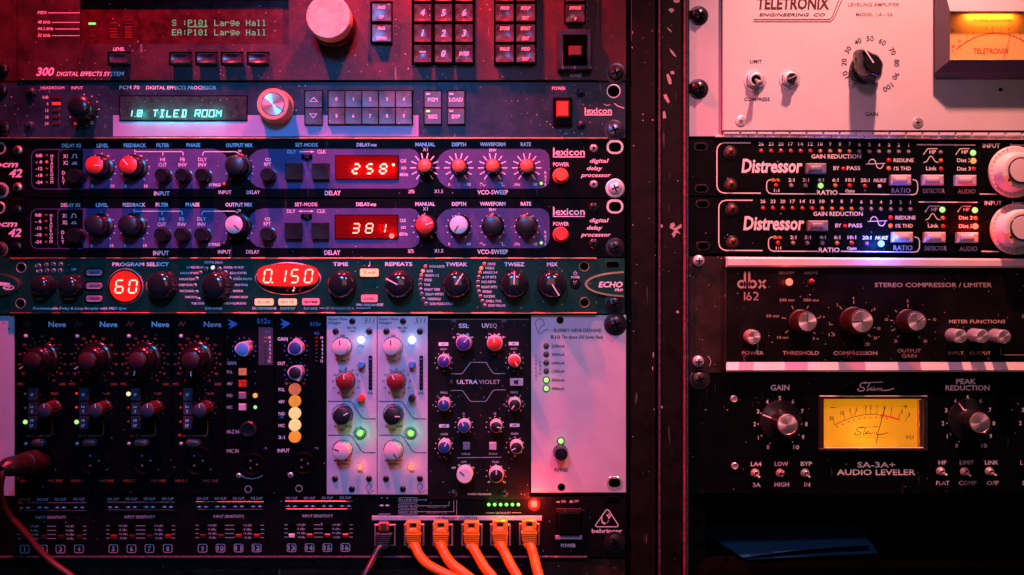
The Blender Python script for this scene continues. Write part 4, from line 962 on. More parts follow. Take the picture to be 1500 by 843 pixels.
for y, s_, m_ in ((466, 'POL', 'glow_salmon'), (537, '48V', 'glow_amber'), (608, 'PAD', 'glow_cream'), (678, 'MIC', 'glow_cream'), (747, '3:1', 'glow_amber')):
    u.t(s_, 452, y, 18, 37); u.turn('round_button', 524, y, 8, [(8.9, 0), (8.9, 1), (8.1, 1.4), (7.9, 7), (7.2, 8), (0, 8.3)], m_, 36)
u.t('-20', 450, 628, 12, 30, m='print_blue'); u.tt('INPUT', 428, 498, 825, 20)
u.T(300, 640, 4.153); xlr(u, 600, 165, 0, 0, 0); u.screw(520, 235, 18, 'steel', 2.5); u.screw(600, 105, 10, 'steel', 2.5); u.screw(680, 80, 16, 'black_screw', 2.5); u.hole(573, 315, 17, 'steel'); u.flush()

# ---- the two lilac modules
def lilac(j):
    lab = ['lilac preamp module beside the black module with glowing round buttons, red push button', 'lilac preamp module against the dark equaliser module, its lower push button dark'][j]
    u = module(lab, 'preamp', 'lilac upright preamp modules', 478.5+j*74.5, 552+j*74.6, 'lilac_aluminium', 463.5, 725)
    u.T(300, 455, 4.0156, j*299, 0)
    u.tt('Rupert Neve', 726, 838, 50, 15, m='print_black', i=.2, b=1); u.tt('Designs', 726, 800, 72, 15, m='print_black', i=.2, b=1); u.tt('511', 937, 1000, 61, 30, m='print_black', i=.25, b=0)
    for x, y in ((866, 65), (768, 125), (965, 125)): u.screw(x, y, 19, 'black_screw', 3, kind='hex')
    u.tt('MIC PRE', 838, 893, 103, 12, m='print_black', b=1); u.tt('+ SILK', 846, 886, 122, 12, m='print_black', b=1)
    u.t('TRIM', 808, 149, 12, 28, m='print_black', b=1)
    def lk(x, y, sx, sy, r, m, ang, pm, h=22):
        u.arc(sx, sy, r+10, -145, 145, 3.5, 'print_black'); u.ticks(sx, sy, r+6, r+15, -145, 145, 11, 3, 'print_black')
        return u.knob(x, y, r, h, m, None, (ang, r/4.0156*.28, r/4.0156*.9, 1.5, pm, .5), skirt=1.06, taper=1.02)
    lk(795, 217, 808, 213, 47, 'cap_pink', -2, 'print_black'); u.t('-6', 775, 287, 11, m='print_black'); u.t('+6', 840, 287, 11, m='print_black'); u.t('TRIM', 810, 297, 11, m='print_black')
    u.led(918, 175, 23, 'glow_white', h=4); glow(u, 918, 175, 12, .0022, (.55, .75, 1), 3); u.tt('Power', 896, 943, 208, 14, m='print_blue', i=.2, b=1)
    lk(820, 420, 828, 412, 47, 'cap_darkred', [-5, -25][j], 'print_white')
    for k, s_ in enumerate(('6', '12', '18', '24', '30', '36', '42', '48', '54', '60', '66')):
        a = math.radians(-145+29*k); u.t(s_, 830+78*math.sin(a), 420-78*math.cos(a), 11, 14, m='print_black', b=1)
    u.t('GAIN', 828, 510, 13, 40, m='print_black', b=1)
    def pbt(x, y, m): 
        u.turn('push_button', x, y, 12, [(5.3, 0), (5.3, 2), (4.8, 2.5), (4.9, 11), (4.2, 12.3), (0, 12.6)], m, 24); u.turn('button_collar', x, y+14, 3, [(4.2, 0), (4.2, 2.6), (3.4, 3), (0, 3)], 'steel', 20)
    pbt(917, 320, ['cap_lightblue', 'cap_lightblue'][j]); u.t('48V', 918, 354, 12, 26, m='print_blue', b=1)
    pbt(916, 520, ['cap_red', 'cap_black'][j])
    u.box('level_meter', 963, 265, 985, 470, 0, 1.2, 'black_plastic', .4, r=10)
    for k in range(8):
        u.box('indicator_light', 968, 284+k*23, 980, 290+k*23, 1, 1.6, 'cap_lightblue' if k == 0 else 'led_off', 0); u.t('-', 997, 287+k*25, 9, 9, m='print_black')
    u.tt('LEVEL', 955, 990, 487, 12, m='print_black', b=1)
    for dy in (0, 199): u.ln([(725, 535+dy), (855, 535+dy), (868, 545+dy), (920, 627+dy), (938, 638+dy), (1005, 638+dy)], 4.5, 'print_black')
    lk(803, 624, 810, 612, 50, 'cap_black', [63, 92][j], 'print_white'); u.t('HPF', 808, 703, 12, 28, m='print_black', b=1); u.t('20', 768, 682, 11, m='print_black'); u.t('250Hz', 845, 682, 11, m='print_black'); u.t('OFF', 808, 556, 11, m='print_black')
    u.turn('light_collar', 912, 723, 4, [(7.6, 0), (7.6, 3), (7, 4), (5.4, 4), (5.2, 2), (0, 2)], 'cap_greenring', 32); u.led(912, 723, 19, 'glow_lime', h=5); glow(u, 912, 723, 13, .0035, (.15, 1, .12), 3)
    u.T(300, 640, 4.153, j*311, 0)
    lk(828, 92, 838, 80, 50, 'cap_pink', [-68, 145][j], 'print_black'); u.t('MIN', 800, 145, 11, 30, m='print_black'); u.t('MAX', 868, 145, 11, 30, m='print_black'); u.tt('TEXTURE', 800, 873, 166, 13, m='print_black', b=1)
    u.led(943, 187, 20, 'glow_red_hot', h=5); glow(u, 943, 187, 12, .0030, (1, .12, .05), 3); u.t('SILK', 950, 216, 11, 26, m='print_black')
    for x, y in ((790, 258), (997, 257), (893, 320)): u.screw(x, y, 19, 'black_screw', 3, kind='hex')
    sig(u, 1003, 315, 6.5, w=3); u.flush()

lilac(0); lilac(1)

# ---- dark double width equaliser module
u = module('dark equaliser module with blue, violet and red capped knobs beside the lilac end panel', 'equaliser', None, 628, 776, 'graphite_panel', 466, 732)
u.root.name = 'equaliser_module'
O = lambda: u.T(630, 465, 6.2467); P_ = lambda: u.T(630, 590, 5.813)
O()
u.ln([(0, 20), (905, 20)], 4, 'print_dim'); u.tt('SSL', 263, 354, 78, 38); u.tt('UV', 475, 542, 77, 38); u.tt('EQ', 548, 612, 77, 38, b=0, m='print_grey')
for x, y in ((210, 58), (675, 60)): u.screw(x, y, 29, 'black_screw', 3, kind='hex', wash='black_screw')
def sk(x, y, r, capm, ang, body='cap_cream', k=6.2467, pm='print_white', full=False):
    r_ = r/k
    u.turn('knob', x, y, 22, [(r_*1.12, 0), (r_*1.12, 2), (r_*1.08, 3), (r_*1.04, 12), (r_*1.0, 21), (r_*.95, 22), (0, 22)], body, 48, cap=(r_*.93, capm), ptr=(ang, r_*.15, r_*.9, 1.5, pm, 1.0), flute=(36, .03, 4, 20))
O()
sk(305, 238, 66, 'cap_violet', 38); sk(590, 242, 66, 'cap_red', -8); sk(123, 404, 54, 'cap_violet', 28); sk(773, 404, 54, 'cap_red', 148)
for s_, x, y in (('30', 218, 184), ('50', 256, 155), ('70', 345, 155), ('90', 384, 184), ('8', 512, 184), ('12', 543, 153), ('16', 632, 155), ('20', 670, 182)): u.t(s_, x, y, 17, None, b=1)
for x, a in ((305, 0), (590, 0)): u.dots(x, 225, 72, -50, 50, 5, 4.5)
def skale(x, y, r): u.dots(x, y, r, -135, 135, 9, 4.6)
skale(123, 402, 80); skale(773, 402, 80)
for s_, x0, x1, y in (('LF', 78, 167, 246), ('HF', 720, 811, 242)): u.fill([(x0, y-16), (x1, y-16), (x1, y+16), (x0, y+16)], 'print_white'); u.t(s_, (x0+x1)/2, y, 16, 26, m='print_black', z=.6)
u.t('GAIN', 123, 292, 17, 62, m='print_grey'); u.t('GAIN', 765, 288, 17, 62, m='print_grey'); u.t('0', 123, 323, 14, m='cap_pink'); u.t('0', 765, 318, 14, m='print_grey')
for x in (62, 710): u.t('-15', x, 470, 13, m='print_grey')
for x in (190, 835): u.t('+15', x, 470, 13, m='print_grey')
u.t('dB', 125, 494, 13, m='print_grey'); u.t('dB', 768, 490, 13, m='print_grey'); u.t('Hz', 300, 338, 13, m='print_dim'); u.t('kHz', 588, 336, 13, m='print_dim')
u.ln([(190, 518), (285, 518), (300, 508), (368, 418), (382, 413), (500, 413), (515, 420), (572, 506), (590, 516), (692, 516)], 5, 'print_grey')
u.ln([(190, 670), (285, 670), (302, 678), (362, 762), (380, 771), (500, 771), (518, 762), (572, 675), (592, 665), (692, 665)], 5, 'print_grey')
u.tt('ULTRA', 245, 436, 592, 36); u.tt('VIOLET', 446, 642, 592, 36, b=0, m='print_grey'); u.led(195, 596, 14, 'glow_red_dim', 'black_screw')
u.box('in_button', 732, 562, 851, 628, 0, 7, 'button_pale', 1); u.fill([(765, 578), (808, 574), (806, 614), (768, 610)], 'print_black', 7.3)
u.t('FREQ', 127, 690, 17, 66, m='print_grey'); u.t('FREQ', 770, 687, 17, 66, m='print_grey')
sk(125, 803, 52, 'cap_lightblue' if False else 'cap_blue', -10); sk(775, 800, 52, 'cap_black', 215); skale(127, 802, 78); skale(775, 800, 78)
for s_, x, y in (('.5', 66, 722), ('1', 188, 718), ('.2', 25, 803), ('2', 225, 801), ('3', 712, 718), ('4', 826, 716), ('1.5', 678, 800), ('7', 865, 797)): u.t(s_, x, y, 15, None, m='print_grey')
P_()
K = 5.813
sk(288, 206, 50, 'cap_blue', -22, k=K); sk(562, 208, 48, 'cap_black', 100, k=K); sk(120, 380, 50, 'cap_blue', 30, k=K); sk(736, 386, 50, 'cap_black', 245, k=K)
for x, y in ((288, 196), (552, 196), (119, 376), (722, 370)): skale(x, y, 76)
u.t('Q', 285, 95, 20, m='print_grey'); u.t('Q', 552, 93, 20, m='print_grey')
for x0, x1, y, s_ in ((77, 162, 199, 'LMF'), (679, 761, 193, 'HMF')): u.fill([(x0, y-14), (x1, y-14), (x1, y+14), (x0, y+14)], 'print_white'); u.t(s_, (x0+x1)/2, y, 15, 44, m='print_black', z=.6)
u.t('GAIN', 120, 269, 17, 62, m='print_grey'); u.t('GAIN', 718, 265, 17, 62, m='print_grey')
for x, y in ((120, 462), (722, 454)): u.t('dB', x, y, 13, m='print_grey')
for x0, m_ in ((279, 'button_grey'), (504, 'button_pale')): u.box('focus_button', x0, 341, x0+60, 403, 0, 7, m_, 1)
u.t('FOCUS', 305, 438, 15, 72, m='print_grey'); u.t('FOCUS', 537, 436, 15, 72, m='print_grey')
u.ln([(230, 470), (606, 466)], 5, 'print_grey'); u.t('HPF', 287, 507, 17, 46, m='print_grey'); u.t('TRIM', 555, 507, 17, 60, m='print_grey')
for s_, x, y in (('OFF', 200, 556), ('20', 247, 533), ('40', 330, 533), ('50', 366, 554), ('0', 556, 533), ('-12', 497, 677), ('12', 634, 677)): u.t(s_, x, y, 16, None, b=1)
r_ = 66/K; u.turn('knob', 292, 622, 24, [(r_*1.05, 0), (r_*1.05, 2), (r_*1.02, 3), (r_, 22.5), (r_*.93, 24), (0, 24)], 'cap_cream', 48, ptr=(-50, .5, 9, 1.6, 'print_black', .5))
sk(564, 624, 58, 'cap_black', 0, k=K); skale(562, 612, 84)
for x, y in ((200, 783), (632, 780)): u.screw(x, y, 27, 'black_screw', 3, kind='hex', wash='black_screw')
u.tt('STEREO EQUALISER', 320, 523, 780, 15, m='print_orange' if False else 'cap_pink', b=1); u.flush()

# ================================================================ sixteen channel input unit
u = Unit('personal_mixer_input_unit', 'black sixteen channel input unit with numbered boxes and a row of network sockets', 'input unit', None, 450, 775, -3)
u.T(0, 0, 1)
u.plate('front_panel', -30, 728, 917, 816, 5, 'input_panel'); chassis(u, 15, 730, 895, 814, -8); u.box('bottom_lip', -30, 815.5, 860, 818.2, -3, 4, 'rail_steel', .6)
chx = [36, 62.6, 88.6, 115.6, 166, 192.6, 219, 245.6, 296.7, 323, 349.4, 375.8, 427, 453.4, 479.4, 505.9]
ty = lambda x: -(x-30)*2.6/475
for k, x in enumerate(chx):
    d = ty(x)
    u.t('SIG CLIP', x, 732+d, 3.4, 17, m='print_grey', b=1)
    for q in (-5, 5): u.fill([(x+q-4, 744.3+d), (x+q-1, 743.2+d), (x+q+1, 743.2+d), (x+q+4, 744.3+d), (x+q+1, 745.3+d), (x+q-1, 745.3+d)], 'print_grey')
    u.box('light_window', x-9.5, 741+d, x+9.5, 747.2+d, 0, .25, 'black_plastic', 0); 
    for q in (-4.5, 4.5): u.led(x+q, 744.2+d, 1.6, 'led_off_white', h=.9)
    mm = 'cap_cream' if k == 12 else ('cap_darkred' if k in (7, 10, 11, 13, 14, 15, 4) else 'cap_maroon')
    u.box('slide_slot', x-4.6, 771+d, x+4.6, 793+d, 0, .25, 'void_black', 0); u.box('slide_switch', x-4.2, 785.0+d, x+4.2, 790.5+d, .2, 4, mm, .8)
    u.ln(rrect(x-6.4, 799.2+d, x+6.4, 810.6+d, 2.4), 1.0, 'print_grey', closed=True); u.t(str(k+1), x, 805+d, 6.6, 4.6 if k < 9 else 9.4, b=2, m='print_grey')
for g in range(4):
    a, b = chx[g*4], chx[g*4+3]; d = ty((a+b)/2); c = (a+b)/2
    u.box('label_ridge', a-10, 736.6+d, b+10, 738.2+d, 0, 2.4, 'orange_metal_and_glint' if g >= 2 else 'rail_steel', .3)
    u.box('label_ridge', a-8, 748+d, b+9, 749+d, 0, 1.6, 'orange_metal_and_glint' if g == 3 else 'rail_steel', .2)
    u.t('INPUT SENSITIVITY', c-1, 758.5+d, 4, 45, m='print_grey', b=1)
    for r, (s_) in enumerate(('+10 dBV', '0 dBu', '+4 dBu', '-10 dBu')):
        y = 771.5+6*r+d
        for xx in ((chx[g*4]+chx[g*4+1])/2+1, (chx[g*4+2]+chx[g*4+3])/2): u.t(s_, xx, y, 3, 13-(r % 2)*2, m='print_grey', b=1)
        for x0, x1 in ((a-10.5, a-5.5), (chx[g*4+1]+6.5, chx[g*4+2]-6.5), (b+6, b+11)): u.ln([(x0, y), (x1, y)], .9, 'print_grey')
u.T(540, 715, 5.769)
for x in (110, 158): u.disc(x, 85, 5, 'print_white'); u.fill([(x-20, 148), (x-6, 141), (x+6, 141), (x+20, 148), (x+6, 155), (x-6, 155)], 'print_white')
u.tt('<ADAT>', 80, 188, 222, 14, m='print_grey', b=1)
for y, s_ in ((101, '16 LINE IN'), (153, 'ADAT IN A'), (203, 'ADAT IN B')):
    u.ln(rrect(255, y-18, 410, y+18, 10), 4, 'print_grey', closed=True); u.tt(s_, 265, 402, y, 16, m='print_grey', b=1)
u.ln([(412, 101), (484, 101)], 4, 'print_grey'); u.disc(484, 101, 7, 'print_grey'); u.ln([(412, 151), (680, 151), (680, 112)], 4, 'print_grey'); u.ln([(412, 201), (720, 201), (720, 108)], 4, 'print_grey'); u.ln([(744, 100), (744, 228)], 4, 'print_grey')
u.tt('PRIORITY 1-8', 496, 652, 163, 14, m='print_dim', i=.2); u.tt('PRIORITY 9-16', 490, 660, 213, 14, m='print_dim', i=.2)
o = u.box('output_label_strip', 27, 238, 1463, 275, 0, 2.2, 'lilac_aluminium', .4); u.tt('ULTRANET OUTPUTS', 570, 921, 258, 24, m='print_black', z=2.5, b=1)
u.box('light_window', 990, 120, 1290, 166, 0, .5, 'soft_black', 0)
for k in range(6): u.led(1015+k*50, 142, 15, 'glow_green', h=2)
for k in (0.5, 2.5, 4.5): glow(u, 1015+k*50, 142, 13, .003, (.1, 1, .12), 3)
u.ln([(990, 212), (1065, 212)], 4, 'print_grey'); u.ln([(1212, 210), (1290, 210)], 4, 'print_grey'); u.tt('ULTRANET', 1075, 1203, 212, 16, m='print_grey', b=0)
u.dome('halo_disc', 1398, 142, 50, 1.2, 'glow_red_halo'); u.box('indicator_light', 1370, 116, 1426, 168, 0, 6, 'glow_red_hot', 2.4, r=18); glow(u, 1398, 142, 20, .16, (1, .03, .015), 3)  # added glowing disc paints a red halo round the light
JX = [(48, 228, 308), (298, 470, 306), (540, 713, 306), (783, 962, 306), (1026, 1201, 305), (1270, 1446, 300)]
for x0, x1, y in JX:
    o = u.box('network_socket', x0, y, x1, y+186, -1, 3, 'jack_steel', .8); u.box('socket_opening', x0+14, y+14, x1-14, y+172, 2.5, 3.3, 'void_black', 0)
u.T(600, 640, 4.153)
u.box('switch_recess', 893, 436, 1050, 606, 0, 1, 'void_black', .2); u.box('rocker_switch', 905, 462, 1042, 600, .8, 10, 'soft_black', 2); u.box('switch_top', 895, 437, 1047, 460, .5, 3, 'rust_panel', .5); u.box('switch_sill', 887, 603, 1048, 627, 0, 4, 'label_tape', .6)
u.fill([(893, 400), (915, 400), (912, 393), (896, 393)], 'print_grey'); u.t('ON', 936, 394, 15, 26, m='print_grey', b=1); u.fill([(972, 402), (994, 402), (990, 388), (976, 388)], 'print_grey'); u.t('OFF', 1014, 393, 15, 30, m='print_grey', b=1); u.tt('POWER', 921, 1011, 662, 21)
u.ln([(1138, 548), (1130, 540), (1193, 449), (1202, 443), (1212, 449), (1270, 538), (1262, 548)], 5, closed=True); u.arc(1190, 500, 22, 20, 300, 6, ry=26); u.ln([(1168, 520), (1185, 532), (1205, 518), (1222, 480), (1210, 470)], 5)
u.tt('behringer', 1108, 1294, 573, 24, b=1); u.screw(1250, 645, 48, 'black_screw', 5, wash='black_screw', name='rack_screw'); u.slot(1235, 382, 80, 44, 'soft_black')
u.flush()
# shelf blank below it
u = Unit('blank_panel', 'dark brown blank rack panel below the numbered input unit, behind the cables', 'blank panel', None, 450, 860, -6)
u.plate('front_panel', -30, 819.5, 916, 900, 5, 'rust_panel'); u.plate('upper_band', -30, 819.5, 780, 832, 3, 'graphite_panel', z=2); u.flush()

# ================================================================ network cables
def net_cable(x0, y0, w, pts, m, lab, group, dark=False, lean=0, out=-3):
    """x0,y0 = top left of the plug hood in strip coordinates"""
    cordm = m
    if not dark: m = 'plug_orange_lit'  # yellower copy of the cord orange paints the light on the plugs
    u = Unit('network_cable', lab, 'cable', group, 540+(x0+w/2)/5.769, 715+(y0+100)/5.769, 0); u.T(540, 715, 5.769)
    x1 = x0+w; cx = (x0+x1)/2
    if dark:
        u.box('plug_body', x0+25, y0+8, x1-25, y0+95, 2, 12, 'plug_grey', 2)
        for a in (x0+20, x1-42): u.box('plug_tab', a, y0+18, a+20, y0+80, 8, 15, 'cable_orange_dull', 1.6)
        m2 = 'plug_grey'
    else:
        hole = (cx-27, y0+20, cx+27, y0+58)
        # hood: a rounded arch with a real square opening, built as four bars
        u.solid('plug_hood', rrect(x0+2, y0, x1-2, y0+26, 22), 7, 15, m, 2.0, smooth=45); u.box('plug_hood', x0, y0+14, cx-26, y0+74, 7, 15, m, 1.2); u.box('plug_hood', cx+26, y0+14, x1, y0+74, 7, 15, m, 1.2)
        u.solid('plug_body', rrect(x0, y0+58, x1, y0+106, 10), 2, 14.6, m, 1.6, smooth=45); u.box('latch_gap', cx-30, y0+18, cx+30, y0+66, 2, 6, 'void_black', 0); m2 = m
    for k in range(5):
        y = y0+110+k*16; a = k*3; u.solid('strain_ridge', rrect(x0-4+a*.4+lean*k, y, x1+4-a*.8+lean*k, y+10.5, 5), 3, 16-k*.3, m2, 1.6, smooth=45)
    u.solid('boot_core', rrect(x0+14, y0+100, x1-14, y0+196, 12), 3, 11, m2, 1.6, smooth=45)
    b0 = y0+186; u.solid('boot', [(x0+4+lean*4, b0-6), (x1-4+lean*4, b0-6), (x1-8+lean*5, b0+38), (x1-34+lean*6, b0+62), (x0+36+lean*6, b0+66), (x0+10+lean*5, b0+40)], 4, 14, m2, 2.4, smooth=45)
    u.tube('cord', [(cx+lean*5+3, b0+22, 9)]+pts, 7.1 if not dark else 5.4, cordm if not dark else 'cable_black', seg=16)
    u.flush()

LB = 'orange network cables plugged into the row of sockets'
cb = [(312, 282, 126, [(395, 500, 14), (428, 570, 20), (500, 650, 32), (620, 715, 40), (760, 780, 48), (900, 860, 60)], 'orange network cable, leftmost orange one, right beside the black cable'),
      (546, 280, 126, [(612, 490, 14), (650, 570, 20), (705, 645, 32), (810, 725, 40), (900, 800, 50), (960, 870, 60)], 'orange network cable, second orange one counted from the black cable'),
      (803, 283, 130, [(890, 520, 14), (930, 590, 20), (985, 680, 34), (1040, 745, 42), (1110, 850, 55)], 'orange network cable, middle of the five orange ones'),
      (1046, 275, 128, [(1118, 490, 14), (1160, 570, 20), (1205, 660, 34), (1255, 745, 42), (1320, 860, 55)], 'orange network cable, second orange one counted from the red light'),
      (1294, 271, 128, [(1380, 525, 14), (1400, 600, 20), (1420, 680, 34), (1440, 750, 42), (1460, 860, 55)], 'orange network cable hanging nearly straight below the bright red light')]
for x, y, w, pts, lb in cb: net_cable(x, y, w, pts, 'cable_orange', lb, LB, lean=.8)
net_cable(62, 282, 128, [(75, 530, 14), (45, 590, 20), (0, 680, 34), (-45, 760, 42), (-100, 880, 50)], 'plug_grey', 'black network cable with a ribbed dark plug, left of the five orange ones', None, dark=True, lean=-2.6)

# ================================================================ microphone cable on the left
u = Unit('microphone_cable', 'orange microphone cable with a dark metal plug, sweeping down at the left edge', 'cable', None, 50, 675, 0); u.T(0, 640, 4.153)
def cone(u, name, pts, m, seg=28):
    P = [u.w(*u.P(x, y), z) for x, y, z, r in pts]; vs, fs = [], []
    for k, (p, q) in enumerate(zip(P, pts)):
        d = (P[min(len(P)-1, k+1)]-P[max(0, k-1)]).normalized(); a = d.cross(Vector((0, 0, 1))); a.normalize(); b = d.cross(a)
        for i in range(seg): t = 2*math.pi*i/seg; vs.append(tuple(p-u.o+(a*math.cos(t)+b*math.sin(t))*q[3]*S))
    for k in range(len(P)-1):
        for i in range(seg): j = (i+1) % seg; fs.append((k*seg+i, k*seg+j, (k+1)*seg+j, (k+1)*seg+i))
    fs.append(tuple(range(seg))); fs.append(tuple(range((len(P)-1)*seg, len(P)*seg)))
    return put(name, newmesh(name, vs, fs, m, 40), u.root)

cone(u, 'plug_shell', [(240, 150, 2, 16.5), (225, 152, 14, 16.5), (215, 155, 16, 18), (175, 162, 34, 17.5), (150, 165, 44, 16.5), (147, 166, 45, 15), (110, 172, 60, 14.5), (85, 178, 70, 13)], 'plug_metal')
cone(u, 'strain_boot', [(95, 178, 66, 13), (70, 180, 76, 14), (48, 184, 86, 13), (30, 190, 92, 10), (14, 205, 96, 8)], 'cable_black')
u.tube('cord', [(32, 195, 92), (10, 235, 96), (-2, 300, 94), (2, 375, 88), (25, 440, 80), (75, 510, 72), (150, 590, 64), (235, 690, 58), (320, 770, 55), (430, 850, 55), (560, 960, 58)], 5.4, 'cable_orange_shaded', seg=18)  # the cord's shadow is put into its dark orange colour
# ================================================================ pale levelling amplifier (top right)
V = lambda: u.T(900, 0, 4.0156); W = lambda: u.T(1180, 0, 4.0156)
u = Unit('levelling_amplifier', 'pale levelling amplifier with black pointer knob and amber lit needle meter', 'amplifier', None, 1260, 90, 0)
u.T(0, 0, 1)
u.box('rack_ear', 1009.5, -60, 1057, 200.3, -4, 0, 'lilac_aluminium', .5); chassis(u, 1040, -50, 1600, 198, -4); u.box('gap_strip', 1057, -60, 1062, 200, -6, -3, 'soft_black', 0)
u.plate('door_panel', 1058.8, -60, 1620, 191, 6, 'pale_enamel', z=7)

nh = 24; 
for k in range(nh):
    x0 = 1060+k*24.3; d = (x0-1060)*.012
    u.box('hinge_knuckle', x0+.4, 192.4+d*.3, x0+24.0, 197.6+d*.5, -2, 6, 'brushed_strip', 1.6); u.box('hinge_knuckle', x0-11.8+.3, 198.0+d*.5, x0+11.9, 201.5+d*.6, -2, 4, 'brushed_strip', 1.0)
Z = 7.3
V()
u.tt('TELETRONIX', 840, 1266, 22, 64, b=2, i=.10, m='print_maroon', z=Z); u.tt('ENGINEERING  CO', 852, 1240, 88, 17, b=1, i=.2, m='print_maroon', z=Z)
u.ln([(818, 116), (1264, 116), (1282, 100), (1330, -20)], 4.5, 'print_maroon', Z); u.ln([(818, 128), (1270, 129), (1291, 110), (1348, -20)], 4.5, 'print_maroon', Z)
W(); u.tt('LEVELING AMPLIFIER', 250, 552, 28, 18, m='print_greybrown', z=Z, b=0); u.tt('MODEL  LA - 2A', 297, 514, 86, 18, m='print_greybrown', z=Z, b=0)
V(); u.tt('LIMIT', 799, 867, 363, 20, m='print_black', z=Z, b=1); u.tt('COMPRESS', 763, 914, 585, 20, m='print_black', z=Z, b=1)
def toggle(u, x, y, r, ang, L, m='steel', z0=0, lever=True, tip=.5):
    r_ = r/u.k
    o = u.turn('toggle_nut', x, y, 5, [(r_, 0), (r_, 3.5), (r_*.9, 4.6), (r_*.72, 4.8)], m, 6, z0=z0, smooth=20)
    put('washer', newmesh('washer', *lathe([(r_*1.15, 0), (r_*1.15, .8), (r_*.9, 1)], 28), m, 40), o)
    put('collar', newmesh('collar', *lathe([(r_*.72, 3), (r_*.72, 7), (r_*.62, 7.6), (r_*.5, 7.4), (r_*.46, 4.5), (0, 4.2)], 32), m, 40), o)
    put('bore', newmesh('bore', *lathe([(r_*.47, 5.0), (0, 5.0)], 24), 'void_black'), o)
    if lever:
        d = Vector((math.sin(math.radians(ang)), math.cos(math.radians(ang)))); p0 = Vector((0, -4*S, 0)); p1 = Vector((d.x*L*S, -(4+L*1.9)*S, d.y*L*S))
        vs, fs = [], []; n = 16; ax = (p1-p0).normalized(); a = ax.cross(Vector((0, 0, 1))).normalized(); b = ax.cross(a)
        st = [(0, r_*.17), (.55, r_*.22), (.8, r_*.30), (.95, r_*.31), (1.0, r_*.2)]
        for t, q in st:
            for k in range(n): c = p0+(p1-p0)*t+(a*math.cos(2*math.pi*k/n)+b*math.sin(2*math.pi*k/n))*q*S; vs.append(tuple(c))
        for s_ in range(len(st)-1):
            for k in range(n): k2 = (k+1) % n; fs.append((s_*n+k, s_*n+k2, (s_+1)*n+k2, (s_+1)*n+k))
        fs.append(tuple(range((len(st)-1)*n, len(st)*n))); put('lever', newmesh('lever', vs, fs, 'chrome', 50), o)
    return o
V(); toggle(u, 833, 472, 58, 165, 9, 'steel', 7)
o = toggle(u, 1038, 464, 54, 0, 0, 'steel', 7, False)
put('slotted_shaft', newmesh('slotted_shaft', *lathe([(6.5, 4), (6.5, 13.5), (5.8, 14.2), (0, 14.2)], 28), 'black_screw', 40), o)
q = [(-6, -3.2), (6, 2.2), (5.4, 3.6), (-6.6, -1.8)]; put('shaft_slot', newmesh('shaft_slot', *loftmesh([(q, 13.5), (q, 14.6)]), 'chrome'), o)
u.screw(738, 717, 24, 'steel', 1.0, wash='steel', ang=0).location.y -= 7*S
W(); u.screw(651, 727, 24, 'steel', 1.0, wash='steel', ang=0).location.y -= 7*S
u.turn('pilot_hole', 1148, 528, 7.4, [(2.8, 0), (2.8, .4), (0, .4)], 'void_black', 16, z0=0).location.y -= 7*S
for k in range(11):
    s_ = str(k*10); x, y = ((285, 503), (237, 440), (227, 367), (250, 295), (308, 245), (380, 228), (452, 248), (512, 303), (537, 372), (530, 448), (485, 515))[k]
    u.t(s_, x, y, 30, 21*len(s_), m='print_black', z=Z, b=0, rot=math.radians((-146, -118, -90, -60, -30, 0, 28, 58, 90, 122, 146)[k]))
u.tt('GAIN', 351, 427, 673, 21, m='print_black', z=Z, b=1)
# chicken head knob
def chicken(u, x, y, ang, L, z0):
    h = 40; px, py = u.P(x, y); f = (DP-h-z0)/DP; base = Vector(((px-750)*S*f, -(u.out+z0)*S, (421.5-py)*S*f))-u.o
    def shp(k, w): 
        pts = []
        for i in range(48):
            a = 2*math.pi*i/48; c = math.cos(a)
            d = (a+math.pi) % (2*math.pi)-math.pi
            r = w*(1+.55*math.exp(-(d/.34)**2)+.32*math.exp(-((abs(d)-math.pi)/.36)**2)-.12*math.exp(-((abs(d)-1.57)/.5)**2))
            t = a+math.radians(ang); pts.append((r*math.sin(t)*k, r*math.cos(t)*k))
        return pts
    o = put('knob', newmesh('knob', *loftmesh([(rrect(-21, -21, 21, 21, 20.9, 11), 0), (rrect(-22, -22, 22, 22, 21.9, 11), 4), (rrect(-21, -21, 21, 21, 20.9, 11), 9)]), 'bezel_black', 40), u.root, base)
    rings = [(shp(1.0, 19), 8), (shp(1.0, 19.5), 16), (shp(.97, 18), 30), (shp(.9, 16.5), 38), (shp(.78, 15.5), 41)]
    put('pointer_grip', newmesh('pointer_grip', *loftmesh(rings), 'gloss_black', 35), o)
    d = Vector((math.sin(math.radians(ang)), math.cos(math.radians(ang)))); n = Vector((-d.y, d.x))*.9
    q = [tuple(d*1-n), tuple(d*25-n), tuple(d*25+n), tuple(d*1+n)]; put('pointer', newmesh('pointer', *loftmesh([(q, 39), (q, 42)]), 'print_white'), o)
    return o
chicken(u, 400, 376, -33, 30, 7)
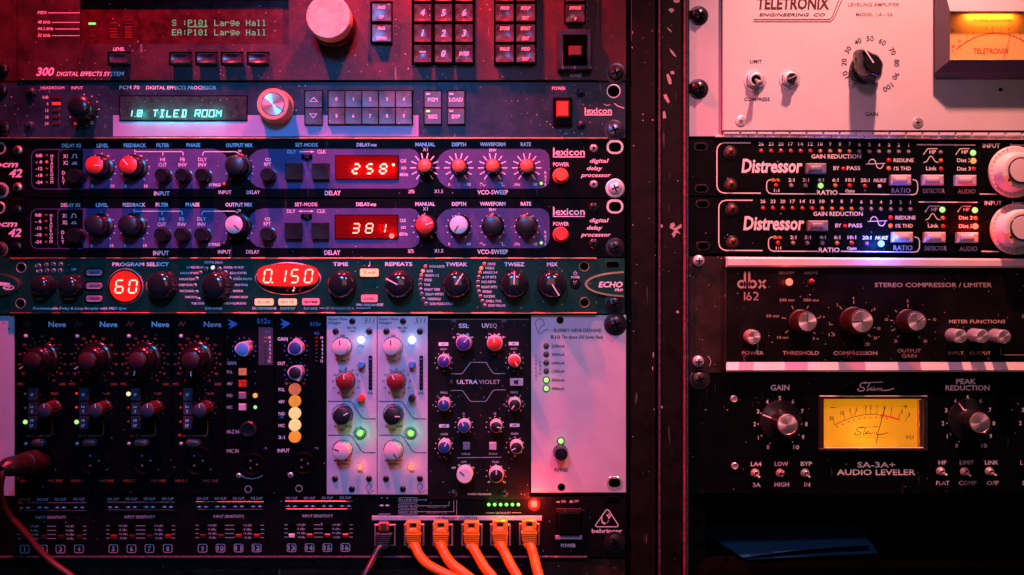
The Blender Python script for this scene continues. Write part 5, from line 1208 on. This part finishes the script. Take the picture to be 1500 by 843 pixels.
# meter with bevelled frame
u.T(0, 0, 1)
def quadloft(name, rects, m, parent=None):
    vs, fs = [], []
    for (x0, y0, x1, y1, z) in rects:
        for p in ((x0, y0), (x1, y0), (x1, y1), (x0, y1)): vs.append(tuple(u.w(p[0], p[1], u.out+z)-u.o))
    for k in range(len(rects)-1):
        for i in range(4): j = (i+1) % 4; fs.append((k*4+i, k*4+j, (k+1)*4+j, (k+1)*4+i))
    return put(name, newmesh(name, vs, fs, m), u.root)
quadloft('meter_frame', [(1371, -60, 1580, 117, 7), (1369, -60, 1580, 107, 20), (1391.5, 16.5, 1558, 88.2, 34), (1391.5, 16.5, 1558, 88.2, 33.9), (1391.6, 16.6, 1557, 88.1, 27)], 'bezel_crackle')
quadloft('meter_top_lit', [(1371.5, -59, 1578, -58, 21.4), (1391.5, 15.9, 1558, 16.3, 34.4), (1391.5, 17, 1558, 17, 34.3)], 'pale_enamel')  # pale sheet over the frame's upward slope, its lit brightness put into colour
u.box('meter_face', 1388, 12, 1562, 92, 20, 21, 'meter_cream', 0); u.box('meter_glass_edge', 1391, 87.2, 1558, 88.4, 27, 31, 'chrome', .2)
W(); z = 21.3
u.tt('VU LEVEL INDICATOR', 985, 1212, 122, 14, m='print_rust', z=z, b=0); u.tt('TELETRONIX', 987, 1196, 302, 30, m='print_rust', z=z, b=1, i=.08)
def arcp(x): t = (x-1120)/240; return 195+100*t*t
u.ln([(885+i*20, arcp(885+i*20)) for i in range(24)], 4, 'print_rust', z)
for s_, x in (('20', 868), ('10', 905), ('7', 950), ('5', 990), ('3', 1063), ('2', 1100), ('1', 1145), ('0', 1196), ('1', 1262)): u.t(s_, x, arcp(x)-32, 15, None, m='print_rust', z=z, b=1); u.ln([(x, arcp(x)), (x+(x-1120)*.03, arcp(x)-14)], 3, 'print_rust', z); u.disc(x+12, arcp(x)+14, 3, 'print_rust', z)
u.t('VU', 866, 180, 16, 20, m='print_rust', z=z, b=1)
u.ln([(1203, 205), (1165, 350)], 3, 'print_black', z+3, name='needle')
u.T(0, 0, 1)
l = bpy.data.lights.new('meter_lamp', 'AREA'); l.shape = 'RECTANGLE'; l.size = 70*S; l.size_y = 4*S; l.energy = .048; l.color = (1, .30, .03)
o = bpy.data.objects.new('meter_lamp', l); sc.collection.objects.link(o); o.parent = u.root; o.location = u.w(1452, 17, 27)-u.o; o.rotation_euler = (math.radians(-14), 0, 0)
u.screw(1025, 21, 10.5, 'black_plastic', 9, wash='black_screw', name='rack_screw'); u.screw(1024.5, 129, 11, 'black_plastic', 9, wash='black_screw', name='rack_screw')
u.box('screw_washer', 1008, 15.5, 1020, 27, 0, 3, 'soft_black', .5); u.box('screw_washer', 1009, 123, 1019, 136, 0, 3, 'soft_black', .5)
u.flush()

# ================================================================ the two black compressors
def compressor(row):
    lab = ['black compressor with orange lit light beside its rightmost pale button, no blue light', 'black compressor with a bright blue lit light and a bright red lit light'][row]
    u = Unit('compressor_unit', lab, 'compressor', 'pair of black compressors with pale buttons', 1260, 245+row*85, 0)
    dx, dy = (12*row, 373*row); k = 4.4385
    u.T(0, 0, 1, 0, 84.5*row); d0 = 1.0 if row else 0
    u.plate('front_panel', 1009.5, 204+d0, 1620, 287, 5, 'black_enamel'); chassis(u, 1030, 207, 1600, 285, -5)
    X = lambda: u.T(1000, 195, k, dx, dy); Y = lambda: u.T(1240, 195, k, dx, dy)
    X()
    for x, y in ((118, 90), (122, 362)): u.slot(x, y, 96, 56, 'black_screw')
    for x, y in ((313, 125), (317, 338)): u.screw(x, y, 33, 'rust_screw', 4, wash='black_screw', ang=35)
    u.ln([(443, 65), (268, 65), (242, 73), (227, 92), (223, 115), (223, 345), (230, 368), (244, 383), (268, 391), (508, 392)], 7)
    for s_, x, m_ in zip(('26', '23', '20', '17', '14', '12', '10', '9', '8', '7'), (510, 575, 639, 703, 767, 831, 895, 959, 1022, 1086), ['led_off_red2']*6+['led_off_orange2']*4):
        u.t(s_, x, 72, 21, 32 if len(s_) > 1 else 15, b=1); u.led(x+1, 117+(x-510)*.006, 12, m_, 'black_screw')
    u.t('GAIN REDUCTION', 998, 153, 26, 322, b=1); u.t('Distressor', 581, 214, 84, 397, b=2, i=.14)
    def lb(x0, x1, y0, y1, m='button_pale'):
        o = u.box('button_housing', x0, y0, x1, y1, 0, 9, m, 2.2); cx = (x0+x1)/2; w = (x1-x0)*.33
        u.solid('button_cap', rrect(cx-w, y0+(y1-y0)*.2, cx+w, y0+(y1-y0)*.82, 14), 8.5, 15, m, 2.2, smooth=50)
    lb(805, 936, 196, 263, 'button_grey')
    u.tt('BY', 980, 1020, 229, 24); u.led(1045, 233, 13, 'led_off_red2'); u.t('PASS', 1111, 229, 24, 88)
    u.tt('Brit', 579, 633, 305, 20, m='print_orange', b=2)
    for s_, x, m_ in (('2:1', 707, 'led_off_pale'), ('3:1', 801, 'led_off_pale'), ('4:1', 898, 'glow_lime' if not row else 'led_off_pale'), ('6:1', 993, 'led_off_orange2'), ('10:1', 1088, 'led_off_red2')):
        u.t(s_, x, 306, 22, 40 if len(s_) < 4 else 56, b=1); u.led(x, 343, 18 if 'glow' in m_ else 13, m_, 'black_screw')
    if not row: glow(u, 898, 343, 9, .0003, (.3, 1, .2), 2)
    u.led(608, 341, 13, 'led_off_red2'); u.t('1:1', 611, 375, 19, 34, b=1); u.t('Opto', 1088, 377, 20, 62, b=1)
    u.ln([(576, 304), (558, 307), (548, 320), (545, 345), (548, 374), (560, 390), (580, 396), (866, 397)], 6); u.t('RATIO', 940, 388, 29, 136, b=1)
    Y()
    for s_, x in zip('654321', (85, 149, 212, 277, 340, 404)): u.t(s_, x, 76+(x-85)*.008, 21, 15, b=1); u.led(x+1, 122+(x-85)*.006, 12, 'led_off_pale', 'black_screw')
    u.t('20:1', 121, 308, 22, 58, b=1); u.t('NUKE', 217, 309, 22, 84, i=.25, b=1); u.led(120, 346, 13, 'led_off_red2' if not row else 'print_violet'); 
    u.led(216, 347, 13 if not row else 22, 'led_off_white' if not row else 'glow_blue', h=1.5 if not row else 4)
    if row: glow(u, 216, 350, 18, .09, (.02, .14, 1), 4)
    u.ln([(-48, 397), (430, 402), (452, 396), (462, 375), (463, 330), (454, 310), (430, 303)], 6)
    u.ln([(126, 203), (252, 198)], 4.5); u.ln([(142, 202), (148, 182), (160, 172), (175, 172), (186, 182), (192, 205), (200, 225), (212, 231), (226, 230), (236, 216), (241, 199)], 5.5)
    u.tt('REDLINE', 306, 437, 178, 23); u.led(276, 179, 15, 'led_off_red2'); u.tt('1% THD', 308, 419, 231, 23); u.led(275, 231, 15, 'led_off_orange2')
    lb(291, 424, 271, 337); lb(499, 636, 271, 338); lb(712, 850, 273, 341)
    u.tt('RATIO', 293, 417, 374, 31, m='print_grey', b=1); u.tt('DETECTOR', 497, 638, 377, 28, m='print_grey', b=1); u.tt('AUDIO', 722, 839, 380, 29, m='print_grey', b=1)
    u.ln([(457, 76), (840, 79)], 7)
    for x0, x1, xt in ((499, 592, 560), (710, 800, 769)):
        u.ln([(x0, 142), (x0+28, 103), (x1, 103)], 5); u.t('HP', xt, 124, 22, 42)
    u.ln([(501, 193), (520, 187), (533, 168), (540, 155), (548, 151), (557, 155), (564, 168), (577, 187), (600, 193)], 5)
    u.tt('Link', 517, 586, 230, 24); u.tt('Dist 2', 719, 808, 178, 23); u.tt('Dist 3', 719, 808, 233, 23)
    for x, y, m_ in ((613, 126, 'led_off_pale' if not row else 'glow_lime'), (614, 180, 'led_off_orange2'), (616, 233, 'led_off_red2'), (825, 129, 'glow_lime'), (827, 181, 'glow_orange' if not row else 'led_off_orange2'), (828, 234, 'led_off_red2' if not row else 'glow_red_hot')):
        u.led(x, y, 19 if 'glow' in m_ else 13, m_, 'black_screw', h=2.5 if 'glow' in m_ else 1.2)
    if row: glow(u, 830, 234, 15, .05, (1, .02, .01), 3)
    else: glow(u, 827, 181, 10, .0008, (1, .3, .06), 3)
    u.tt('INPUT', 886, 998, 83, 26, b=1); u.ln([(1068, 68), (1068, 95)], 5); u.ln([(1068, 79), (1300, 82)], 5); u.ln([(866, 397), (978, 399)], 7)
    # dial with numbers
    o = u.turn('dial', 1098, 252, 10, [(36.5, 3), (37.6, 5), (37.4, 9), (36.2, 10.2), (0, 10.2)], 'cap_cream', 64)
    g = [(28, 10.2), (27.2, 20), (25.5, 34), (24.5, 36), (0, 36)]
    o2 = u.turn('knob', 1140, 243, 36, [(29, 3), (28.8, 12), (27.4, 14), (26.5, 30), (25, 32), (22, 33), (18.6, 33), (17.6, 31), (0, 31)], 'cap_cream', 64, flute=None)
    put('cap_ring', newmesh('cap_ring', *lathe([(18.6, 32.6), (18.8, 35.5), (17.8, 36), (16.6, 35.4)], 56), 'gloss_black', 40), o2)
    put('cap_disc', newmesh('cap_disc', *lathe([(16.9, 34.9), (16.4, 36.2), (0, 36.6)], 56), 'cap_cream', 40), o2)
    d = Vector((math.sin(math.radians(232)), math.cos(math.radians(232)))); n = Vector((-d.y, d.x))
    q = [tuple(d*18.8-n*7), tuple(d*27-n*9), tuple(d*27+n*9), tuple(d*18.8+n*7)]; put('pointer_window', newmesh('pointer_window', *loftmesh([(q, 32), (q, 33.6)]), 'cap_orangey'), o2)
    put('pointer_dot', newmesh('pointer_dot', *lathe([(1.7, 33.4), (1.7, 34), (0, 34)], 10), 'cap_maroon'), o2, tuple(Vector((d.x*22*S, 0, d.y*22*S))))
    u.ticks(1098, 252, 148, 163, -178, -20, 15, 3, 'print_black', 10.6); u.ticks(1098, 252, 138, 163, -178, -20, 8, 3, 'print_black', 10.6)
    for k_, s_ in enumerate(('10', '9', '8', '7', '6', '5', '4')):
        a = math.radians(-157+k_*23); 
        if k_ in (0, 3, 5): u.t(s_, 1098+124*math.sin(a), 252-124*math.cos(a), 17, None, m='print_black', z=10.6, b=1, rot=a)
    u.flush()


M['led_off_red2'].node_tree.nodes['Principled BSDF'].inputs['Coat Weight'].default_value = .5
compressor(0); compressor(1)

# ================================================================ dark limiter with bright strips
u = Unit('stereo_limiter', 'dark compressor limiter with bright metal edge strips and silver push buttons', 'limiter', None, 1260, 460, 0)
u.T(0, 0, 1); u.plate('rack_ear', 1010, 376, 1066, 546, 5, 'rust_panel'); chassis(u, 1030, 378, 1600, 545, -5)
u.box('side_edge', 1060.5, 379, 1064.5, 544, 0, 6, 'rust_panel', .5)
u.box('front_panel', 1064, 390, 1620, 531.5, 0, 5, 'glass_black', .5)
u.solid('top_strip', [(1064, 376.6), (1620, 380), (1620, 393), (1064, 391.3)], 0, 9, 'brushed_strip', 2.6)
vs = [tuple(u.w(x, y, z)-u.o) for x in (1064, 1620) for y, z in ((530.5, 4), (530.8, 5), (542.5, 9.5), (542.8, 0))]
put('bottom_strip', newmesh('bottom_strip', vs, [(0, 4, 5, 1), (1, 5, 6, 2), (2, 6, 7, 3), (0, 1, 2, 3), (4, 7, 6, 5)], 'brushed_strip'), u.root); u.box('bottom_strip', 1064, 541.3, 1620, 545.2, 0, 6, 'brushed_strip', .6)
ZZ = 5.3; Z1 = lambda: u.T(1000, 370, 4.4385); Z2 = lambda: u.T(1240, 370, 4.4385)
Z1()
PG = 'print_tan'

lw = 14
u.arc(383, 207, 21, 0, 360, lw, PG, ZZ); u.ln([(405, 125), (405, 233)], lw, PG, ZZ); u.ln([(433, 125), (433, 233)], lw, PG, ZZ); u.arc(455, 207, 21, 0, 360, lw, PG, ZZ); u.ln([(495, 180), (538, 233)], lw, PG, ZZ); u.ln([(538, 180), (495, 233)], lw, PG, ZZ)
u.ln([(403, 258), (403, 312)], 9, PG, ZZ); u.arc(431, 296, 13, 0, 360, 8, PG, ZZ); u.ln([(421, 287), (434, 258)], 8, PG, ZZ); u.ln([(460, 266), (468, 260), (482, 262), (489, 274), (484, 286), (462, 308), (492, 308)], 8, PG, ZZ)
u.tt('BELOW', 627, 728, 133, 16, m='print_dim', z=ZZ, b=1); u.tt('ABOVE', 787, 880, 133, 16, m='print_dim', z=ZZ, b=1)
u.led(689, 193, 24, 'glow_red_hot', h=4).location.y -= 5*S; u.led(834, 190, 20, 'led_off_red', h=3).location.y -= 5*S; glow(u, 689, 193, 18, .004, (1, .05, .02), 3)
for s_, x0, x1, y in (('100 mv', 632, 727, 310), ('300 mv', 785, 887, 310), ('30 mv', 543, 629, 413), ('1 v', 893, 925, 418), ('10 mv', 614, 690, 553), ('3 v', 845, 886, 560)): u.tt(s_, x0, x1, y, 17, m=PG, z=ZZ, b=1)
for p in (((710, 347), (718, 368)), ((817, 347), (808, 366)), ((643, 425), (672, 430)), ((668, 525), (685, 508)), ((850, 520), (864, 530)), ((872, 430), (890, 424))): u.ln(list(p), 5, PG, ZZ)
u.tt('POWER', 385, 527, 654, 22, z=ZZ, b=1, m='print_tan2'); u.tt('THRESHOLD', 650, 887, 654, 23, m='print_tan2', z=ZZ, b=1); u.tt('COMPRESSION', 980, 1266, 655, 23, m='print_tan2', z=ZZ, b=1)
def dk(x, y, r, ang, h=40):
    r_ = r/4.4385
    o = u.turn('knob', x, y, h, [(r_*1.28, 5), (r_*1.28, 8), (r_*1.22, 9), (r_*1.15, h-7), (r_*1.12, h-3), (r_*1.0, h-1.6), (r_, h), (r_*.9, h)], 'knurl_dark', 144, flute=(36, .05, 8.9, h-2.9))
    put('cap', newmesh('cap', *lathe([(r_*.97, h-.4), (r_*.93, h+.6), (0, h+.6)], 48), 'spun_metal', 40), o)
    d = Vector((math.sin(math.radians(ang)), math.cos(math.radians(ang)))); n = Vector((-d.y, d.x))*.55
    q = [tuple(d*-1-n), tuple(d*r_*.93-n), tuple(d*r_*.93+n), tuple(d*-1+n)]; put('pointer', newmesh('pointer', *loftmesh([(q, h), (q, h+.9)]), 'print_black'), o)

dk(812, 453, 60, 0)
def sb(x, y, r, h=34):
    r_ = r/4.4385
    o = u.turn('push_button', x, y, h, [(r_*1.05, 5), (r_*1.0, 10), (r_, h-1.5), (r_*.9, h), (r_*.8, h)], 'chrome', 48)
    put('cap', newmesh('cap', *lathe([(r_*.82, h-.2), (r_*.80, h+.2), (0, h+.2)], 40), 'spun_metal', 40), o)
sb(463, 552, 46, 24)
for x, y in ((108, 55), (105, 712)): u.screw(x, y, 39, 'steel', 7, ang=0, name='rack_screw')
u.arc(140, 712, 42, 30, 130, 6, 'steel', .6, name='slot_edge')
Z2()
dk(103, 450, 70, 270, 44); dk(458, 450, 59, 58)
u.tt('STEREO COMPRESSOR / LIMITER', 183, 946, 212, 27, m=PG, z=ZZ, b=1)
for s_, x, y in (('4', 45, 297), ('6', 183, 367), ('10', 210, 495), ('20', 187, 557), ('2', -110, 464), ('3', -60, 342), ('0', 398, 316), ('10', 260, 437), ('10', 573, 437), ('20', 322, 577), ('20', 512, 577)): u.t(s_, x, y, 18, None, m=PG, z=ZZ, b=1)
u.t('1.5', -95, 535, 18, 40, m=PG, z=ZZ, b=1); u.arc(124, 597, 8, 0, 360, 4, PG, ZZ); u.arc(140, 597, 8, 0, 360, 4, PG, ZZ)
for p in (((47, 313), (47, 335)), ((-45, 350), (-30, 370)), ((160, 382), (170, 374)), ((178, 488), (188, 492)), ((140, 533), (157, 548)), ((110, 560), (120, 578)), ((400, 335), (400, 358)), ((315, 375), (328, 388)), ((283, 441), (305, 445)), ((292, 510), (315, 498)), ((330, 552), (342, 540)), ((463, 540), (478, 558)), ((530, 437), (545, 437))): u.ln(list(p), 5.5, PG, ZZ)
u.tt('OUTPUT', 330, 483, 640, 23, m='print_tan2', z=ZZ, b=1); u.tt('GAIN', 360, 456, 673, 23, m='print_tan2', z=ZZ, b=1)
u.tt('METER FUNCTIONS', 667, 1033, 450, 22, m='print_tan2', z=ZZ, b=1); u.tt('INPUT', 663, 762, 655, 20, m='print_tan2', z=ZZ, b=1); u.tt('OUTPUT', 800, 938, 655, 20, m='print_tan2', z=ZZ, b=1)
u.ln([(1003, 625), (1003, 667), (1200, 667)], 4, 'print_tan2', ZZ); u.t('S', 1147, 415, 20, m='print_tan2', z=ZZ)
sb(744, 545, 44); sb(888, 545, 44); sb(1028, 548, 44)
u.flush()

# ================================================================ black leveller with amber meter
u = Unit('audio_leveller', 'black audio leveller with yellow lit needle meter between two round dials', 'leveller', None, 1260, 635, -1)
u.T(0, 0, 1); u.plate('front_panel', 1012, 547, 1620, 723, 5, 'black_enamel', holes=[(1204, 584.5, 1355, 657.5)]); chassis(u, 1030, 550, 1600, 720, -14)
a_ = lambda: u.T(1000, 540, 4.4385); b_ = lambda: u.T(1240, 540, 4.4385)
a_()
u.tt('GAIN', 572, 694, 125, 34, b=1); u.screw(114, 72, 50, 'steel_dark', 5, wash='steel_dark', name='rack_screw')

u.tt('LA4', 443, 512, 622, 26, b=1); u.tt('LOW', 598, 686, 621, 26, b=1); u.tt('BYP', 768, 841, 620, 26, b=1); u.tt('3A', 456, 507, 757, 26, b=1); u.tt('HIGH', 597, 691, 755, 26, b=1); u.tt('IN', 790, 828, 755, 26, b=1)
toggle(u, 476, 684, 25, 145, 5.5); toggle(u, 640, 684, 25, 30, 4.5); toggle(u, 802, 684, 25, 145, 5.5)
for x, y in ((335, 200), (340, 636)): u.turn('screw', x, y, 2, [(5.2, 0), (5.2, 1.2), (4.4, 2), (3.4, 1.8), (3.1, .8), (0, .8)], 'steel', 24)
def dial(cx, cy, capx, capy, ang, nums, dots_r=141):
    o = u.turn('dial', capx, capy, 40, [(30, 2), (30.2, 5), (29.4, 7), (22, 8.5), (16.8, 10), (15.8, 14), (15.2, 36), (14.8, 39), (14, 40), (13, 40)], 'smoke_black', 64)
    put('dial_ring', newmesh('dial_ring', *lathe([(30.4, 4.6), (30.1, 5.4), (29.5, 6.4)], 64), 'steel_dark', 40), o)
    put('cap', newmesh('cap', *lathe([(14.6, 39.4), (14.2, 40.6), (13.4, 41), (0, 41)], 56), 'spun_metal', 40), o)
    put('cap_rim', newmesh('cap_rim', *lathe([(14.9, 37), (14.9, 40.8), (13.9, 41.2), (13.5, 40.8)], 56), 'orange_metal_and_glint', 40), o)
    d = Vector((math.sin(math.radians(ang)), math.cos(math.radians(ang)))); n = Vector((-d.y, d.x))*.95
    q = [(d*16-n), (d*29-n), (d*29+n), (d*16+n)]
    vs = [vv(p.x, p.y, z) for p, z in zip(q, (11, 7.6, 7.6, 11))]; put('pointer', newmesh('pointer', vs, [(0, 1, 2, 3)], 'print_white'), o)
    for s_, x, y in nums:
        u.t(s_, x, y, 26, 16 if len(s_) < 2 else 38, b=1); v = Vector((x-cx, y-cy)); v = v.normalized()*dots_r; u.disc(cx+v.x, cy+v.y, 4.5, 'print_white')
dial(632, 363, 682, 365, -70, (('0', 555, 512), ('1', 492, 450), ('2', 468, 362), ('3', 490, 280), ('4', 550, 217), ('5', 632, 193), ('6', 717, 215), ('7', 778, 278), ('8', 804, 362), ('9', 783, 447), ('10', 738, 512)))
b_()
u.tt('PEAK', 713, 842, 85, 32, b=1); u.tt('REDUCTION', 644, 931, 127, 32, b=1); u.tt('SA-3A+', 70, 317, 627, 34, b=1); u.tt('AUDIO LEVELER', -62, 448, 675, 36, b=1)
u.tt('HF', 598, 650, 612, 25, b=1); u.tt('LIMIT', 737, 829, 612, 25, b=1, m='print_grey'); u.tt('LINK', 900, 988, 612, 25, b=1); u.tt('FLAT', 583, 669, 745, 25, b=1); u.tt('COMP', 730, 846, 745, 25, b=1, m='print_grey'); u.tt('OFF', 912, 988, 745, 25, b=1)
toggle(u, 620, 672, 25, 135, 5.5); toggle(u, 777, 675, 25, 145, 5.5); toggle(u, 938, 673, 25, 135, 5.5)
dial(790, 352, 868, 353, -33, (('0', 717, 503), ('1', 655, 442), ('2', 627, 357), ('3', 648, 272), ('4', 707, 212), ('5', 788, 190), ('6', 872, 212), ('7', 933, 270), ('8', 958, 357), ('9', 938, 440), ('10', 895, 502)), 137)
for s_, x, y in (('3', 1147, 270), ('2', 1130, 355), ('4', 1206, 210), ('L', 1138, 612), ('S', 1150, 745)): u.t(s_, x, y, 26, 16, b=1)
def stam(x, y, s, m, z, w, wd=1):
    P = [(58, -28), (40, -30), (18, -22), (8, -8), (16, 2), (34, 6), (40, 16), (28, 26), (6, 28), (-6, 20), (2, 8)]
    u.ln([(x+a*s*wd, y+b*s) for a, b in P], w, m, z)
    u.ln([(x+a*s*wd, y+b*s) for a, b in ((36, -24), (70, -27), (120, -30), (160, -32))], w*.8, m, z)
    P = [(72, -24), (62, 0), (54, 26), (66, 20), (84, 4), (94, 0), (82, 6), (78, 18), (88, 22), (104, 4), (100, 20), (112, 20), (126, 4), (122, 22), (136, 6), (134, 22), (150, 6), (148, 22), (170, 24), (200, 20), (232, 10)]
    u.ln([(x+a*s*wd, y+b*s) for a, b in P], w*.9, m, z)
stam(78, 120, 1.0, 'print_white', .3, 4.5)
u.T(0, 0, 1)
for nm, r in (('meter_frame', (1200.5, 580.6, 1359.5, 584.9)), ('meter_frame', (1200.5, 656.8, 1359.5, 661.4)), ('meter_frame', (1200.5, 580.6, 1207.2, 661.4)), ('meter_frame', (1353, 580.6, 1359.5, 661.4))): u.box(nm, *r, -2, 8 if r[3]-r[1] < 6 else 7.6, 'bezel_black', .8)
u.box('frame_highlight', 1201, 580.2, 1359, 581.6, 4, 8.3, 'steel', .3); u.box('glass_edge', 1208, 656, 1356, 657.6, 3, 6, 'brushed_strip', .3)
u.box('meter_face', 1205, 585, 1349, 658, -10, -9, 'meter_amber', 0); u.box('meter_side', 1346.5, 587, 1355, 657, -10, -1, 'orange_metal_and_glint', .5)  # inner meter side; the reflection seen on it is put into its orange
b_(); z = -8.6; mb = 'print_black'
def ar(x): t = (x-120)/300; return 318-150*t*t*(-1) if False else 312+150*t*t
xs = [(20, -280), (10, -200), (7, -160), (5, -125), (3, -60), (2, -20)]
u.T(1000, 540, 4.4385)
def ay(x): t = (x-1240)/252; return 298+72*t*t
u.ln([(990+i*15, ay(990+i*15)) for i in range(20)], 3.5, mb, z); u.ln([(1282+i*13, ay(1282+i*13)+4) for i in range(11)], 11, 'meter_red', z)
for s_, x, tx in (('20', 992, 968), ('10', 1058, 1038), ('7', 1098, 1088), ('5', 1118, 1130), ('3', 1190, 1190), ('2', 1222, 1222), ('1', 1262, 1264), ('0', 1308, 1312), ('1', 1352, 1358), ('2', 1400, 1426), ('3', 1446, 1472)):
    y = ay(x); u.ln([(x, y), (tx+(x-tx)*.35, y-38)], 3, mb, z); u.t(s_, tx, y-50+abs(tx-1240)*.02, 23, None, m=mb, z=z, b=1)
for k, x in enumerate(range(1005, 1330, 36)): u.disc(x, ay(x)+20, 4.5, mb, z)
u.ln([(962, 254), (995, 254)], 5, mb, z); u.ln([(1435, 248), (1462, 248)], 4, 'print_rust', z); u.ln([(1448, 235), (1448, 262)], 4, 'print_rust', z); u.t('VU', 1475, 447, 26, 52, m=mb, z=z, b=0)
b_(); stam(58, 408, .92, mb, z, 5); u.ln([(60, 448), (250, 448)], 2, 'print_rust', z)
u.ln([(248, 258), (205, 420), (193, 490)], 4, mb, z+2.4, name='needle')
glow(u, 145, 440, 20, .010, (1, .55, .08), 6); glow(u, -20, 380, 22, .0006, (1, .5, .06), 6); glow(u, 360, 380, 22, .0006, (1, .5, .06), 6)
u.flush()

# ================================================================ lower bay with booklet and cloth
def level(y): return (421.5-y)*S
setting('shelf', [((1034, 828, 10), (1650, 845, -330))], 'void_black')
u = Unit('booklet', 'blue folded paper booklet lying on the dark shelf at the bottom right', 'booklet', None, 1160, 805, -60)
def sheet(name, base, m, dz, curl):
    """paper lying on the shelf; corners given as (x, out) on the shelf plane"""
    vs, fs = [], []; nx, ny = 24, 8
    for j in range(ny+1):
        for i in range(nx+1):
            a, b = i/nx, j/ny
            p = Vector(base[0])*(1-a)*(1-b)+Vector(base[1])*a*(1-b)+Vector(base[2])*a*b+Vector(base[3])*(1-a)*b
            h = dz + curl*(1-b)**2*math.sin(a*2.6)*3 + (1-b)*curl*(a*5)
            vs.append(tuple(Vector(((p.x-750)*S, -p.y*S, level(824)+h*S))-u.o))
    n = len(vs); vs += [(v[0], v[1], v[2]-.9*S) for v in vs]
    for j in range(ny):
        for i in range(nx): k = j*(nx+1)+i; fs += [(k, k+1, k+nx+2, k+nx+1), (n+k, n+k+nx+1, n+k+nx+2, n+k+1)]
    for i in range(nx): fs += [(i, n+i, n+i+1, i+1)]
    ring = [j*(nx+1)+nx for j in range(ny+1)]
    for p_, q_ in zip(ring, ring[1:]): fs.append((p_, q_, n+q_, n+p_))
    return put(name, newmesh(name, vs, fs, m, 60), u.root)
sheet('page', [(1098, -10), (1300, -40), (1340, -215), (1058, -215)], 'paper_blue', 2, .2)
sheet('cover', [(1090, -8), (1292, -42), (1330, -212), (1050, -212)], 'paper_blue', 5, 1.5)
u.flush()
u = Unit('cloth', 'crumpled black cloth slumped against the left end of the shelf, overlapping the blue booklet', 'cloth', None, 1075, 830, 0)
vs, fs = [], []; nu, nv = 40, 22; rr = random.Random(3)
ph = [rr.uniform(0, 6.28) for _ in range(12)]
for j in range(nv+1):
    for i in range(nu+1):
        a = math.pi*2*i/nu; t = j/nv
        rx = 44*(math.sin(t*math.pi/2))**.7; h = 30*(math.cos(t*math.pi/2))
        r_ = 1+.10*math.sin(5*a+ph[0]+3*t)+.07*math.sin(9*a+ph[1]+5*t)+.05*math.sin(14*a+ph[2])
        x = 1062+rx*r_*math.cos(a)*.95; y = 12+rx*r_*math.sin(a)*.6
        vs.append(tuple(Vector(((x-750)*S, -y*S, level(846)+h*(1+.15*math.sin(4*a+ph[3]+6*t))*S))-u.o))
for j in range(nv):
    for i in range(nu): k = j*(nu+1)+i; fs.append((k, k+1, k+nu+2, k+nu+1))
put('cloth_folds', newmesh('cloth_folds', vs, fs, 'cloth_black', 60), u.root)
u.flush()
